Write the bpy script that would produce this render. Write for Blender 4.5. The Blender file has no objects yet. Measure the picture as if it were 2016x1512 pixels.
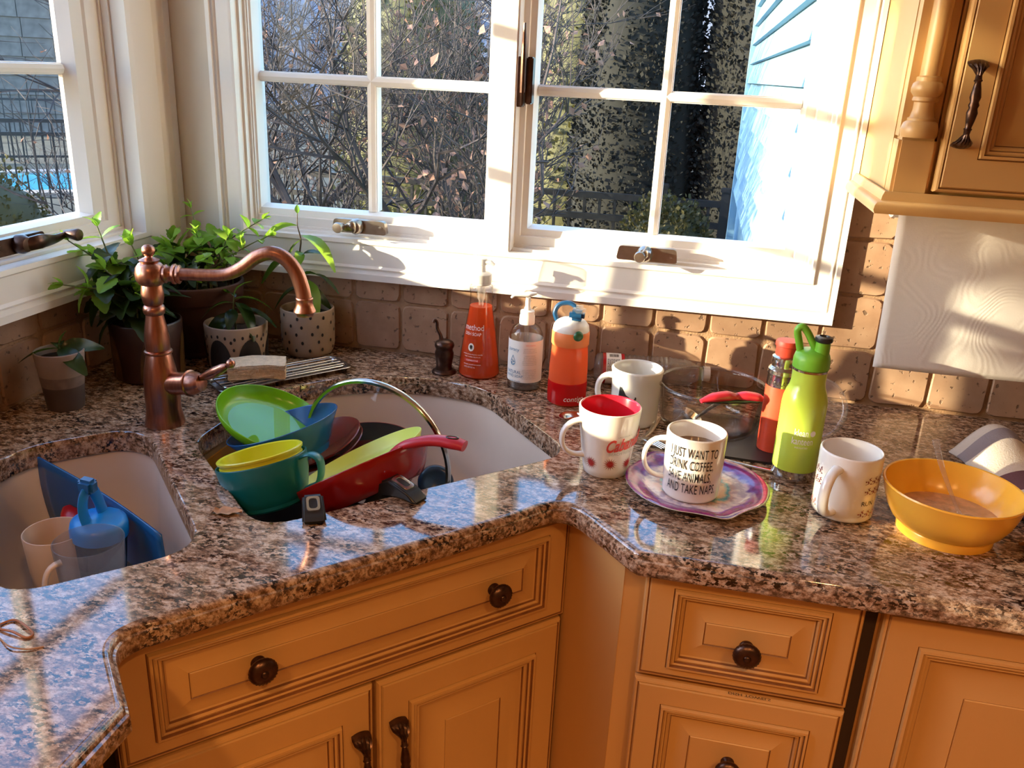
import bpy, bmesh, math, random
from mathutils import Vector, Matrix, Quaternion
random.seed(7)
PI = math.pi
scene = bpy.context.scene
C = scene.collection
Z0 = 0.915            # height of the granite top above the floor

# ------------------------------------------------------------------ camera
cam_d = bpy.data.cameras.new('camera'); cam = bpy.data.objects.new('camera', cam_d); C.objects.link(cam)
cam_d.sensor_fit = 'HORIZONTAL'; cam_d.sensor_width = 36.0
cam_d.lens = 1695.885 / 2016 * 36.0
cam_d.clip_start = 0.02; cam_d.clip_end = 200
_r = Vector((0.97623951, 0.21202311, 0.04475071)); _f = Vector((-0.18454763, 0.92172863, -0.34111361))
_r.normalize(); _f.normalize(); _u = _r.cross(_f)
cam.matrix_world = Matrix(((_r.x, _u.x, -_f.x, 1.055), (_r.y, _u.y, -_f.y, -1.604), (_r.z, _u.z, -_f.z, 0.55 + Z0), (0, 0, 0, 1)))
scene.camera = cam

# ------------------------------------------------------------------ sky, sun, exposure
vs = scene.view_settings
vs.view_transform = 'Standard'; vs.look = 'None'; vs.gamma = 1.0; vs.use_curve_mapping = False; vs.exposure = 0.0
SUN = Vector((1.0, 0.456, -0.2)).normalized()
world = bpy.data.worlds.new('sky'); scene.world = world; world.use_nodes = True
wn = world.node_tree; wn.nodes.clear()
w_out = wn.nodes.new('ShaderNodeOutputWorld'); w_bg = wn.nodes.new('ShaderNodeBackground'); w_sky = wn.nodes.new('ShaderNodeTexSky')
w_sky.sky_type = 'NISHITA'; w_sky.sun_disc = False; w_sky.sun_elevation = math.radians(22)
w_sky.sun_rotation = math.atan2(-SUN.x, -SUN.y); w_sky.air_density = 1.0; w_sky.dust_density = 0.6; w_sky.ozone_density = 2.0
w_hs = wn.nodes.new('ShaderNodeHueSaturation'); w_hs.inputs['Saturation'].default_value = 1.1
wn.links.new(w_sky.outputs[0], w_hs.inputs['Color']); wn.links.new(w_hs.outputs[0], w_bg.inputs[0])
wn.links.new(w_bg.outputs[0], w_out.inputs[0]); w_bg.inputs[1].default_value = 1.45
sun_d = bpy.data.lights.new('sun', 'SUN'); sun = bpy.data.objects.new('sun', sun_d); C.objects.link(sun)
sun_d.energy = 19.0; sun_d.angle = math.radians(0.6); sun_d.color = (1.0, 0.87, 0.58)
sun.rotation_euler = SUN.to_track_quat('-Z', 'Y').to_euler(); sun.location = (-4, -3, 4)

# ------------------------------------------------------------------ materials
MATS = {}
def newmat(name):
    m = bpy.data.materials.new(name); m.use_nodes = True; m.node_tree.nodes.clear(); MATS[name] = m
    n = m.node_tree.nodes; l = m.node_tree.links
    out = n.new('ShaderNodeOutputMaterial')
    return m, n, l, out
def ramp(n, stops, interp='LINEAR'):
    r = n.new('ShaderNodeValToRGB'); r.color_ramp.interpolation = interp
    el = r.color_ramp.elements
    while len(el) < len(stops): el.new(0.5)
    for e, (p, c) in zip(el, stops):
        e.position = p; e.color = (*c, 1)
    return r
def sc(c, k): return tuple(min(1, v * k) for v in c)
def mat(name, col, rough=0.5, metal=0.0, var=0.12, scale=12.0, bump=0.0, bscale=60.0, spec=0.5, coat=0.0, emis=None, sub=0.0, stretch=None):
    """principled surface with a soft procedural colour variation"""
    m, n, l, out = newmat(name)
    b = n.new('ShaderNodeBsdfPrincipled'); l.new(b.outputs[0], out.inputs[0])
    tc = n.new('ShaderNodeTexCoord'); nz = n.new('ShaderNodeTexNoise'); nz.inputs['Scale'].default_value = scale; nz.inputs['Detail'].default_value = 4
    src = tc.outputs['Object']
    if stretch:
        mp = n.new('ShaderNodeMapping'); mp.inputs['Scale'].default_value = stretch; l.new(src, mp.inputs[0]); src = mp.outputs[0]
    l.new(src, nz.inputs['Vector'])
    r = ramp(n, [(0.3, sc(col, 1 - var)), (0.7, sc(col, 1 + var))]); l.new(nz.outputs[0], r.inputs[0]); l.new(r.outputs[0], b.inputs['Base Color'])
    b.inputs['Roughness'].default_value = rough; b.inputs['Metallic'].default_value = metal
    b.inputs['Specular IOR Level'].default_value = spec; b.inputs['Coat Weight'].default_value = coat; b.inputs['Coat Roughness'].default_value = 0.05
    if sub: b.inputs['Subsurface Weight'].default_value = sub; b.inputs['Subsurface Radius'].default_value = (0.01, 0.006, 0.004)
    if bump:
        n2 = n.new('ShaderNodeTexNoise'); n2.inputs['Scale'].default_value = bscale; n2.inputs['Detail'].default_value = 6; l.new(src, n2.inputs['Vector'])
        bp = n.new('ShaderNodeBump'); bp.inputs['Strength'].default_value = bump; bp.inputs['Distance'].default_value = 0.004
        l.new(n2.outputs[0], bp.inputs['Height']); l.new(bp.outputs[0], b.inputs['Normal'])
    return m
def glassmat(name, tint=(1, 1, 1), gloss=1.0, ior=1.45, haze=0.0, hazecol=(0.8, 0.8, 0.8), rough=0.0, edge=None):
    """clear sheet: straight-through tint plus fresnel reflection, optional milky haze"""
    m, n, l, out = newmat(name)
    t = n.new('ShaderNodeBsdfTransparent')
    if edge:
        lw = n.new('ShaderNodeLayerWeight'); lw.inputs['Blend'].default_value = 0.35
        r = ramp(n, [(0.35, tint), (0.95, edge)]); l.new(lw.outputs['Facing'], r.inputs[0]); l.new(r.outputs[0], t.inputs[0])
    else: t.inputs[0].default_value = (*tint, 1)
    g = n.new('ShaderNodeBsdfGlossy'); g.inputs['Roughness'].default_value = rough
    fl = n.new('ShaderNodeLayerWeight'); fl.inputs['Blend'].default_value = 0.5
    pw = n.new('ShaderNodeMath'); pw.operation = 'POWER'; pw.inputs[1].default_value = 4.5; l.new(fl.outputs['Facing'], pw.inputs[0])
    mul = n.new('ShaderNodeMath'); mul.operation = 'MULTIPLY_ADD'; mul.inputs[1].default_value = 0.8 * gloss; mul.inputs[2].default_value = 0.045 * gloss; l.new(pw.outputs[0], mul.inputs[0])
    mx = n.new('ShaderNodeMixShader'); l.new(mul.outputs[0], mx.inputs[0])
    last = t.outputs[0]
    if haze:
        d = n.new('ShaderNodeBsdfDiffuse'); d.inputs[0].default_value = (*hazecol, 1)
        tl = n.new('ShaderNodeBsdfTranslucent'); tl.inputs[0].default_value = (*hazecol, 1)
        a = n.new('ShaderNodeMixShader'); a.inputs[0].default_value = 0.5; l.new(d.outputs[0], a.inputs[1]); l.new(tl.outputs[0], a.inputs[2])
        tc = n.new('ShaderNodeTexCoord'); nz = n.new('ShaderNodeTexNoise'); nz.inputs['Scale'].default_value = 25; l.new(tc.outputs['Object'], nz.inputs['Vector'])
        mr = n.new('ShaderNodeMapRange'); mr.inputs[1].default_value = 0.3; mr.inputs[2].default_value = 0.7; mr.inputs[3].default_value = haze * 0.7; mr.inputs[4].default_value = min(1, haze * 1.3)
        l.new(nz.outputs[0], mr.inputs[0])
        h = n.new('ShaderNodeMixShader'); l.new(mr.outputs[0], h.inputs[0]); l.new(last, h.inputs[1]); l.new(a.outputs[0], h.inputs[2]); last = h.outputs[0]
    l.new(last, mx.inputs[1]); l.new(g.outputs[0], mx.inputs[2]); l.new(mx.outputs[0], out.inputs[0])
    return m
def leafmat(name, col, back, rough=0.4, trans=0.35):
    m, n, l, out = newmat(name)
    b = n.new('ShaderNodeBsdfPrincipled'); b.inputs['Roughness'].default_value = rough
    oi = n.new('ShaderNodeObjectInfo'); tc = n.new('ShaderNodeTexCoord'); nz = n.new('ShaderNodeTexNoise'); nz.inputs['Scale'].default_value = 60
    l.new(tc.outputs['Object'], nz.inputs['Vector'])
    r = ramp(n, [(0.2, sc(col, 0.75)), (0.8, sc(col, 1.3))])
    ad = n.new('ShaderNodeMath'); ad.operation = 'MULTIPLY_ADD'; ad.inputs[1].default_value = 0.5; l.new(oi.outputs['Random'], ad.inputs[0])
    ad2 = n.new('ShaderNodeMath'); ad2.operation = 'MULTIPLY'; ad2.inputs[1].default_value = 0.6; l.new(nz.outputs[0], ad2.inputs[0]); l.new(ad2.outputs[0], ad.inputs[2])
    l.new(ad.outputs[0], r.inputs[0]); l.new(r.outputs[0], b.inputs['Base Color'])
    t = n.new('ShaderNodeBsdfTranslucent'); t.inputs[0].default_value = (*back, 1)
    mx = n.new('ShaderNodeMixShader'); mx.inputs[0].default_value = trans
    l.new(b.outputs[0], mx.inputs[1]); l.new(t.outputs[0], mx.inputs[2]); l.new(mx.outputs[0], out.inputs[0])
    return m
def granite():
    m, n, l, out = newmat('granite')
    b = n.new('ShaderNodeBsdfPrincipled'); l.new(b.outputs[0], out.inputs[0])
    g = n.new('ShaderNodeNewGeometry'); mp = n.new('ShaderNodeMapping'); mp.inputs['Rotation'].default_value = (0, 0, 0.5); mp.inputs['Scale'].default_value = (0.72, 1.2, 1)
    l.new(g.outputs['Position'], mp.inputs[0])
    def nz(s, d, rough=0.6, off=0):
        x = n.new('ShaderNodeTexNoise'); x.inputs['Scale'].default_value = s; x.inputs['Detail'].default_value = d; x.inputs['Roughness'].default_value = rough
        ad = n.new('ShaderNodeVectorMath'); ad.inputs[1].default_value = (off, off * 0.7, off * 1.3); l.new(mp.outputs[0], ad.inputs[0]); l.new(ad.outputs[0], x.inputs['Vector']); return x.outputs[0]
    a = ramp(n, [(0.32, (0.035, 0.016, 0.010)), (0.43, (0.16, 0.088, 0.052)), (0.51, (0.36, 0.225, 0.145)), (0.59, (0.56, 0.43, 0.33)), (0.75, (0.34, 0.22, 0.15))])
    l.new(nz(100, 8, 0.75), a.inputs[0])
    # dark mineral flecks
    f = ramp(n, [(0.50, (0, 0, 0)), (0.545, (1, 1, 1))]); l.new(nz(210, 4, 0.6, 3.1), f.inputs[0])
    big = ramp(n, [(0.40, (0.30, 0.30, 0.30)), (0.58, (1, 1, 1))]); l.new(nz(34, 4, 0.6, 9.0), big.inputs[0])
    mu = n.new('ShaderNodeMix'); mu.data_type = 'RGBA'; mu.blend_type = 'MULTIPLY'; mu.inputs[0].default_value = 1; l.new(f.outputs[0], mu.inputs[6]); l.new(big.outputs[0], mu.inputs[7])
    mx = n.new('ShaderNodeMix'); mx.data_type = 'RGBA'; l.new(mu.outputs[2], mx.inputs[0]); l.new(a.outputs[0], mx.inputs[6]); mx.inputs[7].default_value = (0.008, 0.004, 0.0035, 1)
    l.new(mx.outputs[2], b.inputs['Base Color'])
    b.inputs['Roughness'].default_value = 0.07; b.inputs['Specular IOR Level'].default_value = 0.9
    return m
def travertine():
    m, n, l, out = newmat('travertine')
    b = n.new('ShaderNodeBsdfPrincipled'); l.new(b.outputs[0], out.inputs[0])
    g = n.new('ShaderNodeNewGeometry'); oi = n.new('ShaderNodeObjectInfo')
    x = n.new('ShaderNodeTexNoise'); x.inputs['Scale'].default_value = 28; x.inputs['Detail'].default_value = 6; l.new(g.outputs['Position'], x.inputs['Vector'])
    ad = n.new('ShaderNodeMath'); ad.operation = 'MULTIPLY_ADD'; ad.inputs[1].default_value = 0.32; l.new(oi.outputs['Random'], ad.inputs[0])
    m2 = n.new('ShaderNodeMath'); m2.operation = 'MULTIPLY'; m2.inputs[1].default_value = 0.7; l.new(x.outputs[0], m2.inputs[0]); l.new(m2.outputs[0], ad.inputs[2])
    r = ramp(n, [(0.25, (0.26, 0.140, 0.080)), (0.5, (0.35, 0.205, 0.125)), (0.8, (0.44, 0.28, 0.18))]); l.new(ad.outputs[0], r.inputs[0])
    v = n.new('ShaderNodeTexNoise'); v.inputs['Scale'].default_value = 95; v.inputs['Detail'].default_value = 3; l.new(g.outputs['Position'], v.inputs['Vector'])
    pit = ramp(n, [(0.30, (0.45, 0.45, 0.45)), (0.37, (1, 1, 1))]); l.new(v.outputs[0], pit.inputs[0])
    mx = n.new('ShaderNodeMix'); mx.data_type = 'RGBA'; mx.blend_type = 'MULTIPLY'; mx.inputs[0].default_value = 1; l.new(r.outputs[0], mx.inputs[6]); l.new(pit.outputs[0], mx.inputs[7])
    l.new(mx.outputs[2], b.inputs['Base Color']); b.inputs['Roughness'].default_value = 0.6
    bp = n.new('ShaderNodeBump'); bp.inputs['Strength'].default_value = 0.5; bp.inputs['Distance'].default_value = 0.004; l.new(pit.outputs[0], bp.inputs['Height']); l.new(bp.outputs[0], b.inputs['Normal'])
    return m
def copper():
    m, n, l, out = newmat('copper')
    b = n.new('ShaderNodeBsdfPrincipled'); l.new(b.outputs[0], out.inputs[0])
    tc = n.new('ShaderNodeTexCoord'); mp = n.new('ShaderNodeMapping'); mp.inputs['Scale'].default_value = (1, 1, 0.06); l.new(tc.outputs['Object'], mp.inputs[0])
    x = n.new('ShaderNodeTexNoise'); x.inputs['Scale'].default_value = 220; x.inputs['Detail'].default_value = 3; l.new(mp.outputs[0], x.inputs['Vector'])
    r = ramp(n, [(0.3, (0.34, 0.145, 0.098)), (0.7, (0.48, 0.23, 0.160))]); l.new(x.outputs[0], r.inputs[0]); l.new(r.outputs[0], b.inputs['Base Color'])
    b.inputs['Metallic'].default_value = 1; b.inputs['Roughness'].default_value = 0.30
    return m
def stripes(name, cols, axis, period, rough=0.9, width=None):
    """woven cloth with stripes across one object axis"""
    m, n, l, out = newmat(name)
    b = n.new('ShaderNodeBsdfPrincipled'); l.new(b.outputs[0], out.inputs[0]); b.inputs['Roughness'].default_value = rough; b.inputs['Specular IOR Level'].default_value = 0.1
    tc = n.new('ShaderNodeTexCoord'); sp = n.new('ShaderNodeSeparateXYZ'); l.new(tc.outputs['UV'], sp.inputs[0])
    mu = n.new('ShaderNodeMath'); mu.operation = 'MULTIPLY'; mu.inputs[1].default_value = period; l.new(sp.outputs[axis], mu.inputs[0])
    fr = n.new('ShaderNodeMath'); fr.operation = 'FRACT'; l.new(mu.outputs[0], fr.inputs[0])
    r = ramp(n, cols, 'CONSTANT'); l.new(fr.outputs[0], r.inputs[0]); l.new(r.outputs[0], b.inputs['Base Color'])
    w = n.new('ShaderNodeTexNoise'); w.inputs['Scale'].default_value = 400; l.new(tc.outputs['Object'], w.inputs['Vector'])
    bp = n.new('ShaderNodeBump'); bp.inputs['Strength'].default_value = 0.6; bp.inputs['Distance'].default_value = 0.002; l.new(w.outputs[0], bp.inputs['Height']); l.new(bp.outputs[0], b.inputs['Normal'])
    return m
def paper():
    m, n, l, out = newmat('paper')
    b = n.new('ShaderNodeBsdfPrincipled'); l.new(b.outputs[0], out.inputs[0]); b.inputs['Roughness'].default_value = 0.95; b.inputs['Specular IOR Level'].default_value = 0.05
    g = n.new('ShaderNodeNewGeometry'); nz = n.new('ShaderNodeTexNoise'); nz.inputs['Scale'].default_value = 9; nz.inputs['Detail'].default_value = 1; l.new(g.outputs['Position'], nz.inputs['Vector'])
    mu = n.new('ShaderNodeMath'); mu.operation = 'MULTIPLY'; mu.inputs[1].default_value = 150; l.new(nz.outputs[0], mu.inputs[0])
    si = n.new('ShaderNodeMath'); si.operation = 'SINE'; l.new(mu.outputs[0], si.inputs[0])
    d = n.new('ShaderNodeTexVoronoi'); d.inputs['Scale'].default_value = 330; l.new(g.outputs['Position'], d.inputs['Vector'])
    ad = n.new('ShaderNodeMath'); ad.operation = 'ADD'; l.new(si.outputs[0], ad.inputs[0]); l.new(d.outputs['Distance'], ad.inputs[1])
    bp = n.new('ShaderNodeBump'); bp.inputs['Strength'].default_value = 0.28; bp.inputs['Distance'].default_value = 0.0003; l.new(ad.outputs[0], bp.inputs['Height']); l.new(bp.outputs[0], b.inputs['Normal'])
    b.inputs['Base Color'].default_value = (0.80, 0.74, 0.70, 1)
    return m
def softplastic(name, col, transp=0.35, trcol=None, rough=0.15):
    """tinted liquid or plastic that lets light glow through"""
    m, n, l, out = newmat(name)
    d = n.new('ShaderNodeBsdfPrincipled'); d.inputs['Roughness'].default_value = rough; d.inputs['Base Color'].default_value = (*col, 1)
    tc = n.new('ShaderNodeTexCoord'); nz = n.new('ShaderNodeTexNoise'); nz.inputs['Scale'].default_value = 9; l.new(tc.outputs['Object'], nz.inputs['Vector'])
    r = ramp(n, [(0.3, sc(col, 0.92)), (0.7, sc(col, 1.08))]); l.new(nz.outputs[0], r.inputs[0]); l.new(r.outputs[0], d.inputs['Base Color'])
    t = n.new('ShaderNodeBsdfTranslucent'); t.inputs[0].default_value = (*(trcol or col), 1)
    a = n.new('ShaderNodeMixShader'); a.inputs[0].default_value = 0.45; l.new(d.outputs[0], a.inputs[1]); l.new(t.outputs[0], a.inputs[2])
    tr = n.new('ShaderNodeBsdfTransparent'); tr.inputs[0].default_value = (*(trcol or col), 1)
    b = n.new('ShaderNodeMixShader'); b.inputs[0].default_value = transp; l.new(a.outputs[0], b.inputs[1]); l.new(tr.outputs[0], b.inputs[2])
    l.new(b.outputs[0], out.inputs[0]); return m

granite(); travertine(); copper(); paper()
mat('white_trim', (0.86, 0.81, 0.76), 0.35, var=0.03, scale=5)
mat('wall_paint', (0.72, 0.62, 0.50), 0.8, var=0.04, scale=4, bump=0.05)
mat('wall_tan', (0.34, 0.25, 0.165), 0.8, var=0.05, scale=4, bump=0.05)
mat('ceiling_paint', (0.78, 0.74, 0.68), 0.9, var=0.03)
mat('floor_wood', (0.23, 0.11, 0.05), 0.35, var=0.35, scale=6, stretch=(1, 8, 1))
mat('grout', (0.34, 0.20, 0.11), 0.9, var=0.15, scale=60, bump=0.4, bscale=300)
mat('cabinet_paint', (0.58, 0.335, 0.125), 0.38, var=0.06, scale=7, stretch=(1, 1, 0.3))
mat('glaze', (0.20, 0.08, 0.028), 0.5, var=0.25, scale=40)
mat('cabinet_dark', (0.03, 0.014, 0.008), 0.7)
mat('bronze', (0.085, 0.046, 0.034), 0.32, 0.85, var=0.3, scale=90)
mat('nickel', (0.36, 0.30, 0.25), 0.28, 0.9, var=0.15, scale=40)
mat('steel', (0.62, 0.60, 0.57), 0.16, 1.0, var=0.06, scale=50)
mat('rack_steel', (0.34, 0.30, 0.28), 0.25, 1.0, var=0.1, scale=50)
mat('sink_white', (0.70, 0.60, 0.52), 0.18, var=0.04, scale=8)
mat('mug_white', (0.80, 0.76, 0.71), 0.12, var=0.02, coat=0.4)
mat('mug_grey', (0.66, 0.64, 0.60), 0.15, var=0.03, coat=0.4)
mat('mug_red', (0.62, 0.015, 0.035), 0.18, var=0.04, coat=0.3)
mat('print_black', (0.012, 0.01, 0.01), 0.5, var=0.02)
mat('print_red', (0.36, 0.015, 0.012), 0.5, var=0.02)
mat('print_coral', (0.62, 0.06, 0.04), 0.5, var=0.25, scale=40)
mat('print_grey', (0.36, 0.40, 0.37), 0.6, var=0.02)
mat('print_white', (0.85, 0.82, 0.76), 0.5, var=0.02)
mat('print_brown', (0.20, 0.025, 0.03), 0.5, var=0.2)
mat('print_blue', (0.10, 0.25, 0.42), 0.6, var=0.1)
mat('coffee', (0.16, 0.085, 0.045), 0.08, var=0.2, scale=30)
mat('label_white', (0.80, 0.78, 0.75), 0.5, var=0.02)
mat('yellow_bowl', (0.90, 0.46, 0.05), 0.22, var=0.02, sub=0.15)
mat('cereal_milk', (0.62, 0.36, 0.20), 0.35, var=0.25, scale=60, bump=0.5, bscale=120)
mat('green_plastic', (0.15, 0.44, 0.006), 0.22, var=0.05)
mat('lime_plastic', (0.62, 0.74, 0.16), 0.4, var=0.04)
mat('blue_plastic', (0.012, 0.10, 0.30), 0.22, var=0.06)
mat('cyan_plastic', (0.006, 0.22, 0.66), 0.3, var=0.05)
mat('teal_plastic', (0.004, 0.13, 0.15), 0.28, var=0.05)
mat('yellow_plastic', (0.60, 0.62, 0.02), 0.35, var=0.04)
mat('warm_wall_tint', (0.50, 0.26, 0.008), 0.4, var=0.06)  # warm light on the sink wall, put into a colour
mat('maroon_glaze', (0.16, 0.018, 0.014), 0.2, var=0.15)
mat('red_enamel', (0.25, 0.007, 0.007), 0.16, var=0.08)
mat('red_rubber', (0.44, 0.014, 0.03), 0.38, var=0.05)
mat('red_spoon', (0.42, 0.012, 0.014), 0.25, var=0.05)
mat('black_plastic', (0.016, 0.016, 0.018), 0.35, var=0.15)
mat('nonstick', (0.02, 0.017, 0.017), 0.3, var=0.2, scale=40)
mat('navy_plastic', (0.005, 0.035, 0.075), 0.25, var=0.1)
mat('coral_metal', (0.70, 0.075, 0.035), 0.32, var=0.03)
mat('coral_rubber', (0.62, 0.055, 0.03), 0.5, var=0.03)
mat('lime_metal', (0.50, 0.66, 0.075), 0.24, var=0.03)
mat('cap_green', (0.17, 0.46, 0.03), 0.4, var=0.03)
mat('dark_green', (0.02, 0.11, 0.035), 0.35)
mat('orange_rubber', (0.78, 0.21, 0.06), 0.5, var=0.03)
mat('white_plastic', (0.80, 0.78, 0.74), 0.3, var=0.02)
mat('lid_blue', (0.008, 0.06, 0.15), 0.3, var=0.05)
mat('beige_plastic', (0.58, 0.43, 0.32), 0.4, var=0.04)
mat('sponge', (0.66, 0.45, 0.27), 0.95, var=0.2, scale=70, bump=1.0, bscale=260)
mat('sponge_top', (0.76, 0.62, 0.46), 0.95, var=0.12, scale=120, bump=1.0, bscale=420)
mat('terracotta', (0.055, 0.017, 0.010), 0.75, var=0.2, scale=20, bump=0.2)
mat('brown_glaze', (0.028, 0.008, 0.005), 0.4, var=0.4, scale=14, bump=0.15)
mat('amber_glaze', (0.075, 0.036, 0.008), 0.4, var=0.4, scale=30)
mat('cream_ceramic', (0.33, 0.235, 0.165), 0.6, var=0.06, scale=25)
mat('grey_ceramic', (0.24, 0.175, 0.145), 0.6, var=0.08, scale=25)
mat('slate_ceramic', (0.055, 0.036, 0.033), 0.6, var=0.2)
mat('mid_ceramic', (0.16, 0.115, 0.10), 0.7, var=0.3, scale=50)
mat('soil', (0.035, 0.02, 0.012), 0.95, var=0.6, scale=90, bump=1.0, bscale=200)
mat('stem', (0.11, 0.13, 0.04), 0.5, var=0.3, scale=50)
mat('stem_brown', (0.10, 0.06, 0.03), 0.6, var=0.3, scale=50)
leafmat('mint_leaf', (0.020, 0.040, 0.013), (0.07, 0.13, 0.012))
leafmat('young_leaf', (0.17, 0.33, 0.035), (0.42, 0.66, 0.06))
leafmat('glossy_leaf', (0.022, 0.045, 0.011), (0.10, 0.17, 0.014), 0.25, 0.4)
leafmat('dry_leaf', (0.26, 0.145, 0.11), (0.25, 0.125, 0.085), 0.8, 0.3)
mat('dry_flake', (0.40, 0.22, 0.11), 0.7, var=0.3, scale=90)
mat('rubber_band', (0.36, 0.16, 0.08), 0.6, var=0.15)
mat('purple_plate', (0.23, 0.035, 0.19), 0.25, var=0.1)
mat('plate_edge', (0.72, 0.70, 0.72), 0.3, var=0.02)
glassmat('pane', (0.97, 0.98, 0.98), 0.08)
glassmat('glass', (0.93, 0.90, 0.87), 1.0, 1.5, edge=(0.45, 0.38, 0.33))
glassmat('lid_glass', (0.95, 0.94, 0.93), 0.35, 1.5, haze=0.02)
glassmat('clear_plastic', (0.95, 0.94, 0.93), 0.9, 1.45, haze=0.16, hazecol=(0.72, 0.68, 0.66), edge=(0.7, 0.66, 0.62))
glassmat('rinse_water', (0.86, 0.95, 0.80), 0.9, 1.33)
glassmat('cup_plastic', (0.90, 0.90, 0.92), 0.8, 1.45, haze=0.13, hazecol=(0.44, 0.42, 0.42), edge=(0.75, 0.72, 0.7))
glassmat('navy_clear', (0.10, 0.22, 0.36), 0.8, 1.45, haze=0.5, hazecol=(0.01, 0.05, 0.12))
softplastic('orange_soap', (0.90, 0.15, 0.05), 0.34, (1.0, 0.30, 0.10))
softplastic('orange_bottle', (0.92, 0.19, 0.07), 0.24, (1.0, 0.34, 0.14))
softplastic('red_liquid', (0.55, 0.012, 0.015), 0.12, (0.9, 0.04, 0.03))
# outdoors
mat('bark', (0.050, 0.038, 0.038), 0.9, var=0.4, scale=9)
mat('bark_grey', (0.16, 0.15, 0.155), 0.9, var=0.3, scale=3)
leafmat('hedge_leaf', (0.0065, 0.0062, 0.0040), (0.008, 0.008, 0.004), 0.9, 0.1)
leafmat('box_leaf', (0.075, 0.062, 0.018), (0.12, 0.10, 0.015), 0.7, 0.2)
leafmat('olive_leaf', (0.09, 0.085, 0.03), (0.1, 0.09, 0.02), 0.7, 0.2)
mat('fence_black', (0.012, 0.012, 0.014), 0.4)
mat('siding_paint', (0.17, 0.31, 0.42), 0.6, var=0.05, scale=5)
mat('shingle', (0.11, 0.10, 0.09), 0.85, var=0.25, scale=6)
mat('lawn', (0.06, 0.05, 0.03), 0.95, var=0.4, scale=1.5, bump=0.3, bscale=30)
mat('hill', (0.12, 0.125, 0.15), 1.0, var=0.3, scale=0.3)
mat('pool_water', (0.05, 0.30, 0.42), 0.15, var=0.2, scale=1)
mat('stone', (0.30, 0.24, 0.20), 0.9, var=0.2, scale=3)
mat('lamp_trim', (0.8, 0.8, 0.78), 0.5)
def lampmat():
    m, n, l, out = newmat('lamp_glow'); e = n.new('ShaderNodeEmission'); e.inputs[0].default_value = (1, 0.72, 0.42, 1); e.inputs[1].default_value = 6; l.new(e.outputs[0], out.inputs[0])
lampmat()
M = MATS

# ------------------------------------------------------------------ geometry helpers
def obj(name, bm, m, parent=None, smooth=38, loc=None, rot=None):
    me = bpy.data.meshes.new(name); bm.normal_update(); bm.to_mesh(me); bm.free()
    for x in (m if isinstance(m, (list, tuple)) else [m]): me.materials.append(M[x])
    if smooth:
        me.polygons.foreach_set('use_smooth', [True] * len(me.polygons))
        me.set_sharp_from_angle(angle=math.radians(smooth))
    o = bpy.data.objects.new(name, me); C.objects.link(o)
    if parent: o.parent = parent
    if loc: o.location = loc
    if rot: o.rotation_euler = rot
    return o
def pyobj(name, verts, faces, m, parent=None, smooth=False):
    me = bpy.data.meshes.new(name); me.from_pydata(verts, [], faces); me.materials.append(M[m])
    if smooth: me.polygons.foreach_set('use_smooth', [True] * len(me.polygons))
    o = bpy.data.objects.new(name, me); C.objects.link(o); o.parent = parent; return o
def tag(o, label=None, cat=None, group=None, kind=None):
    if label: o['label'] = label
    if cat: o['category'] = cat
    if group: o['group'] = group
    if kind: o['kind'] = kind
    return o
def thing(name, label, cat, loc=(0, 0, 0), rotz=0, group=None, axis=None, spin=0):
    """an empty at the thing's base; axis tilts its local z; z is measured from the granite"""
    o = bpy.data.objects.new(name, None); C.objects.link(o); o.empty_display_size = 0.03
    o.location = (loc[0], loc[1], loc[2] + Z0)
    if axis is not None:
        q = Vector((0, 0, 1)).rotation_difference(Vector(axis).normalized()) @ Quaternion((0, 0, 1), spin)
        o.rotation_euler = q.to_euler()
    else: o.rotation_euler = (0, 0, rotz)
    return tag(o, label, cat, group)
def struct(o): o['kind'] = 'structure'; return o
def lathe(prof, seg=32, bm=None, mi=0, T=None, a0=0, a1=2 * PI):
    bm = bm or bmesh.new(); full = abs(a1 - a0 - 2 * PI) < 1e-6; T = T or Matrix()
    rows = []; n = seg if full else seg + 1
    for r, z in prof:
        if r < 1e-6: rows.append([bm.verts.new(T @ Vector((0, 0, z)))])
        else: rows.append([bm.verts.new(T @ Vector((r * math.cos(a0 + (a1 - a0) * i / seg), r * math.sin(a0 + (a1 - a0) * i / seg), z))) for i in range(n)])
    for A, B in zip(rows, rows[1:]):
        for i in range(seg):
            j = (i + 1) % n
            if len(A) == 1 and len(B) == 1: continue
            try:
                if len(A) == 1: f = bm.faces.new((A[0], B[j], B[i]))
                elif len(B) == 1: f = bm.faces.new((A[i], A[j], B[0]))
                else: f = bm.faces.new((A[i], A[j], B[j], B[i]))
                f.material_index = mi
            except ValueError: pass
    return bm
def catmull(P, k=6):
    P = [Vector(p) for p in P]; out = []
    Q = [P[0] * 2 - P[1]] + P + [P[-1] * 2 - P[-2]]
    for i in range(1, len(Q) - 2):
        p0, p1, p2, p3 = Q[i - 1:i + 3]
        for j in range(k):
            t = j / k
            out.append(0.5 * ((2 * p1) + (p2 - p0) * t + (2 * p0 - 5 * p1 + 4 * p2 - p3) * t * t + (3 * p1 - p0 - 3 * p2 + p3) * t ** 3))
    out.append(P[-1]); return out
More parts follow.
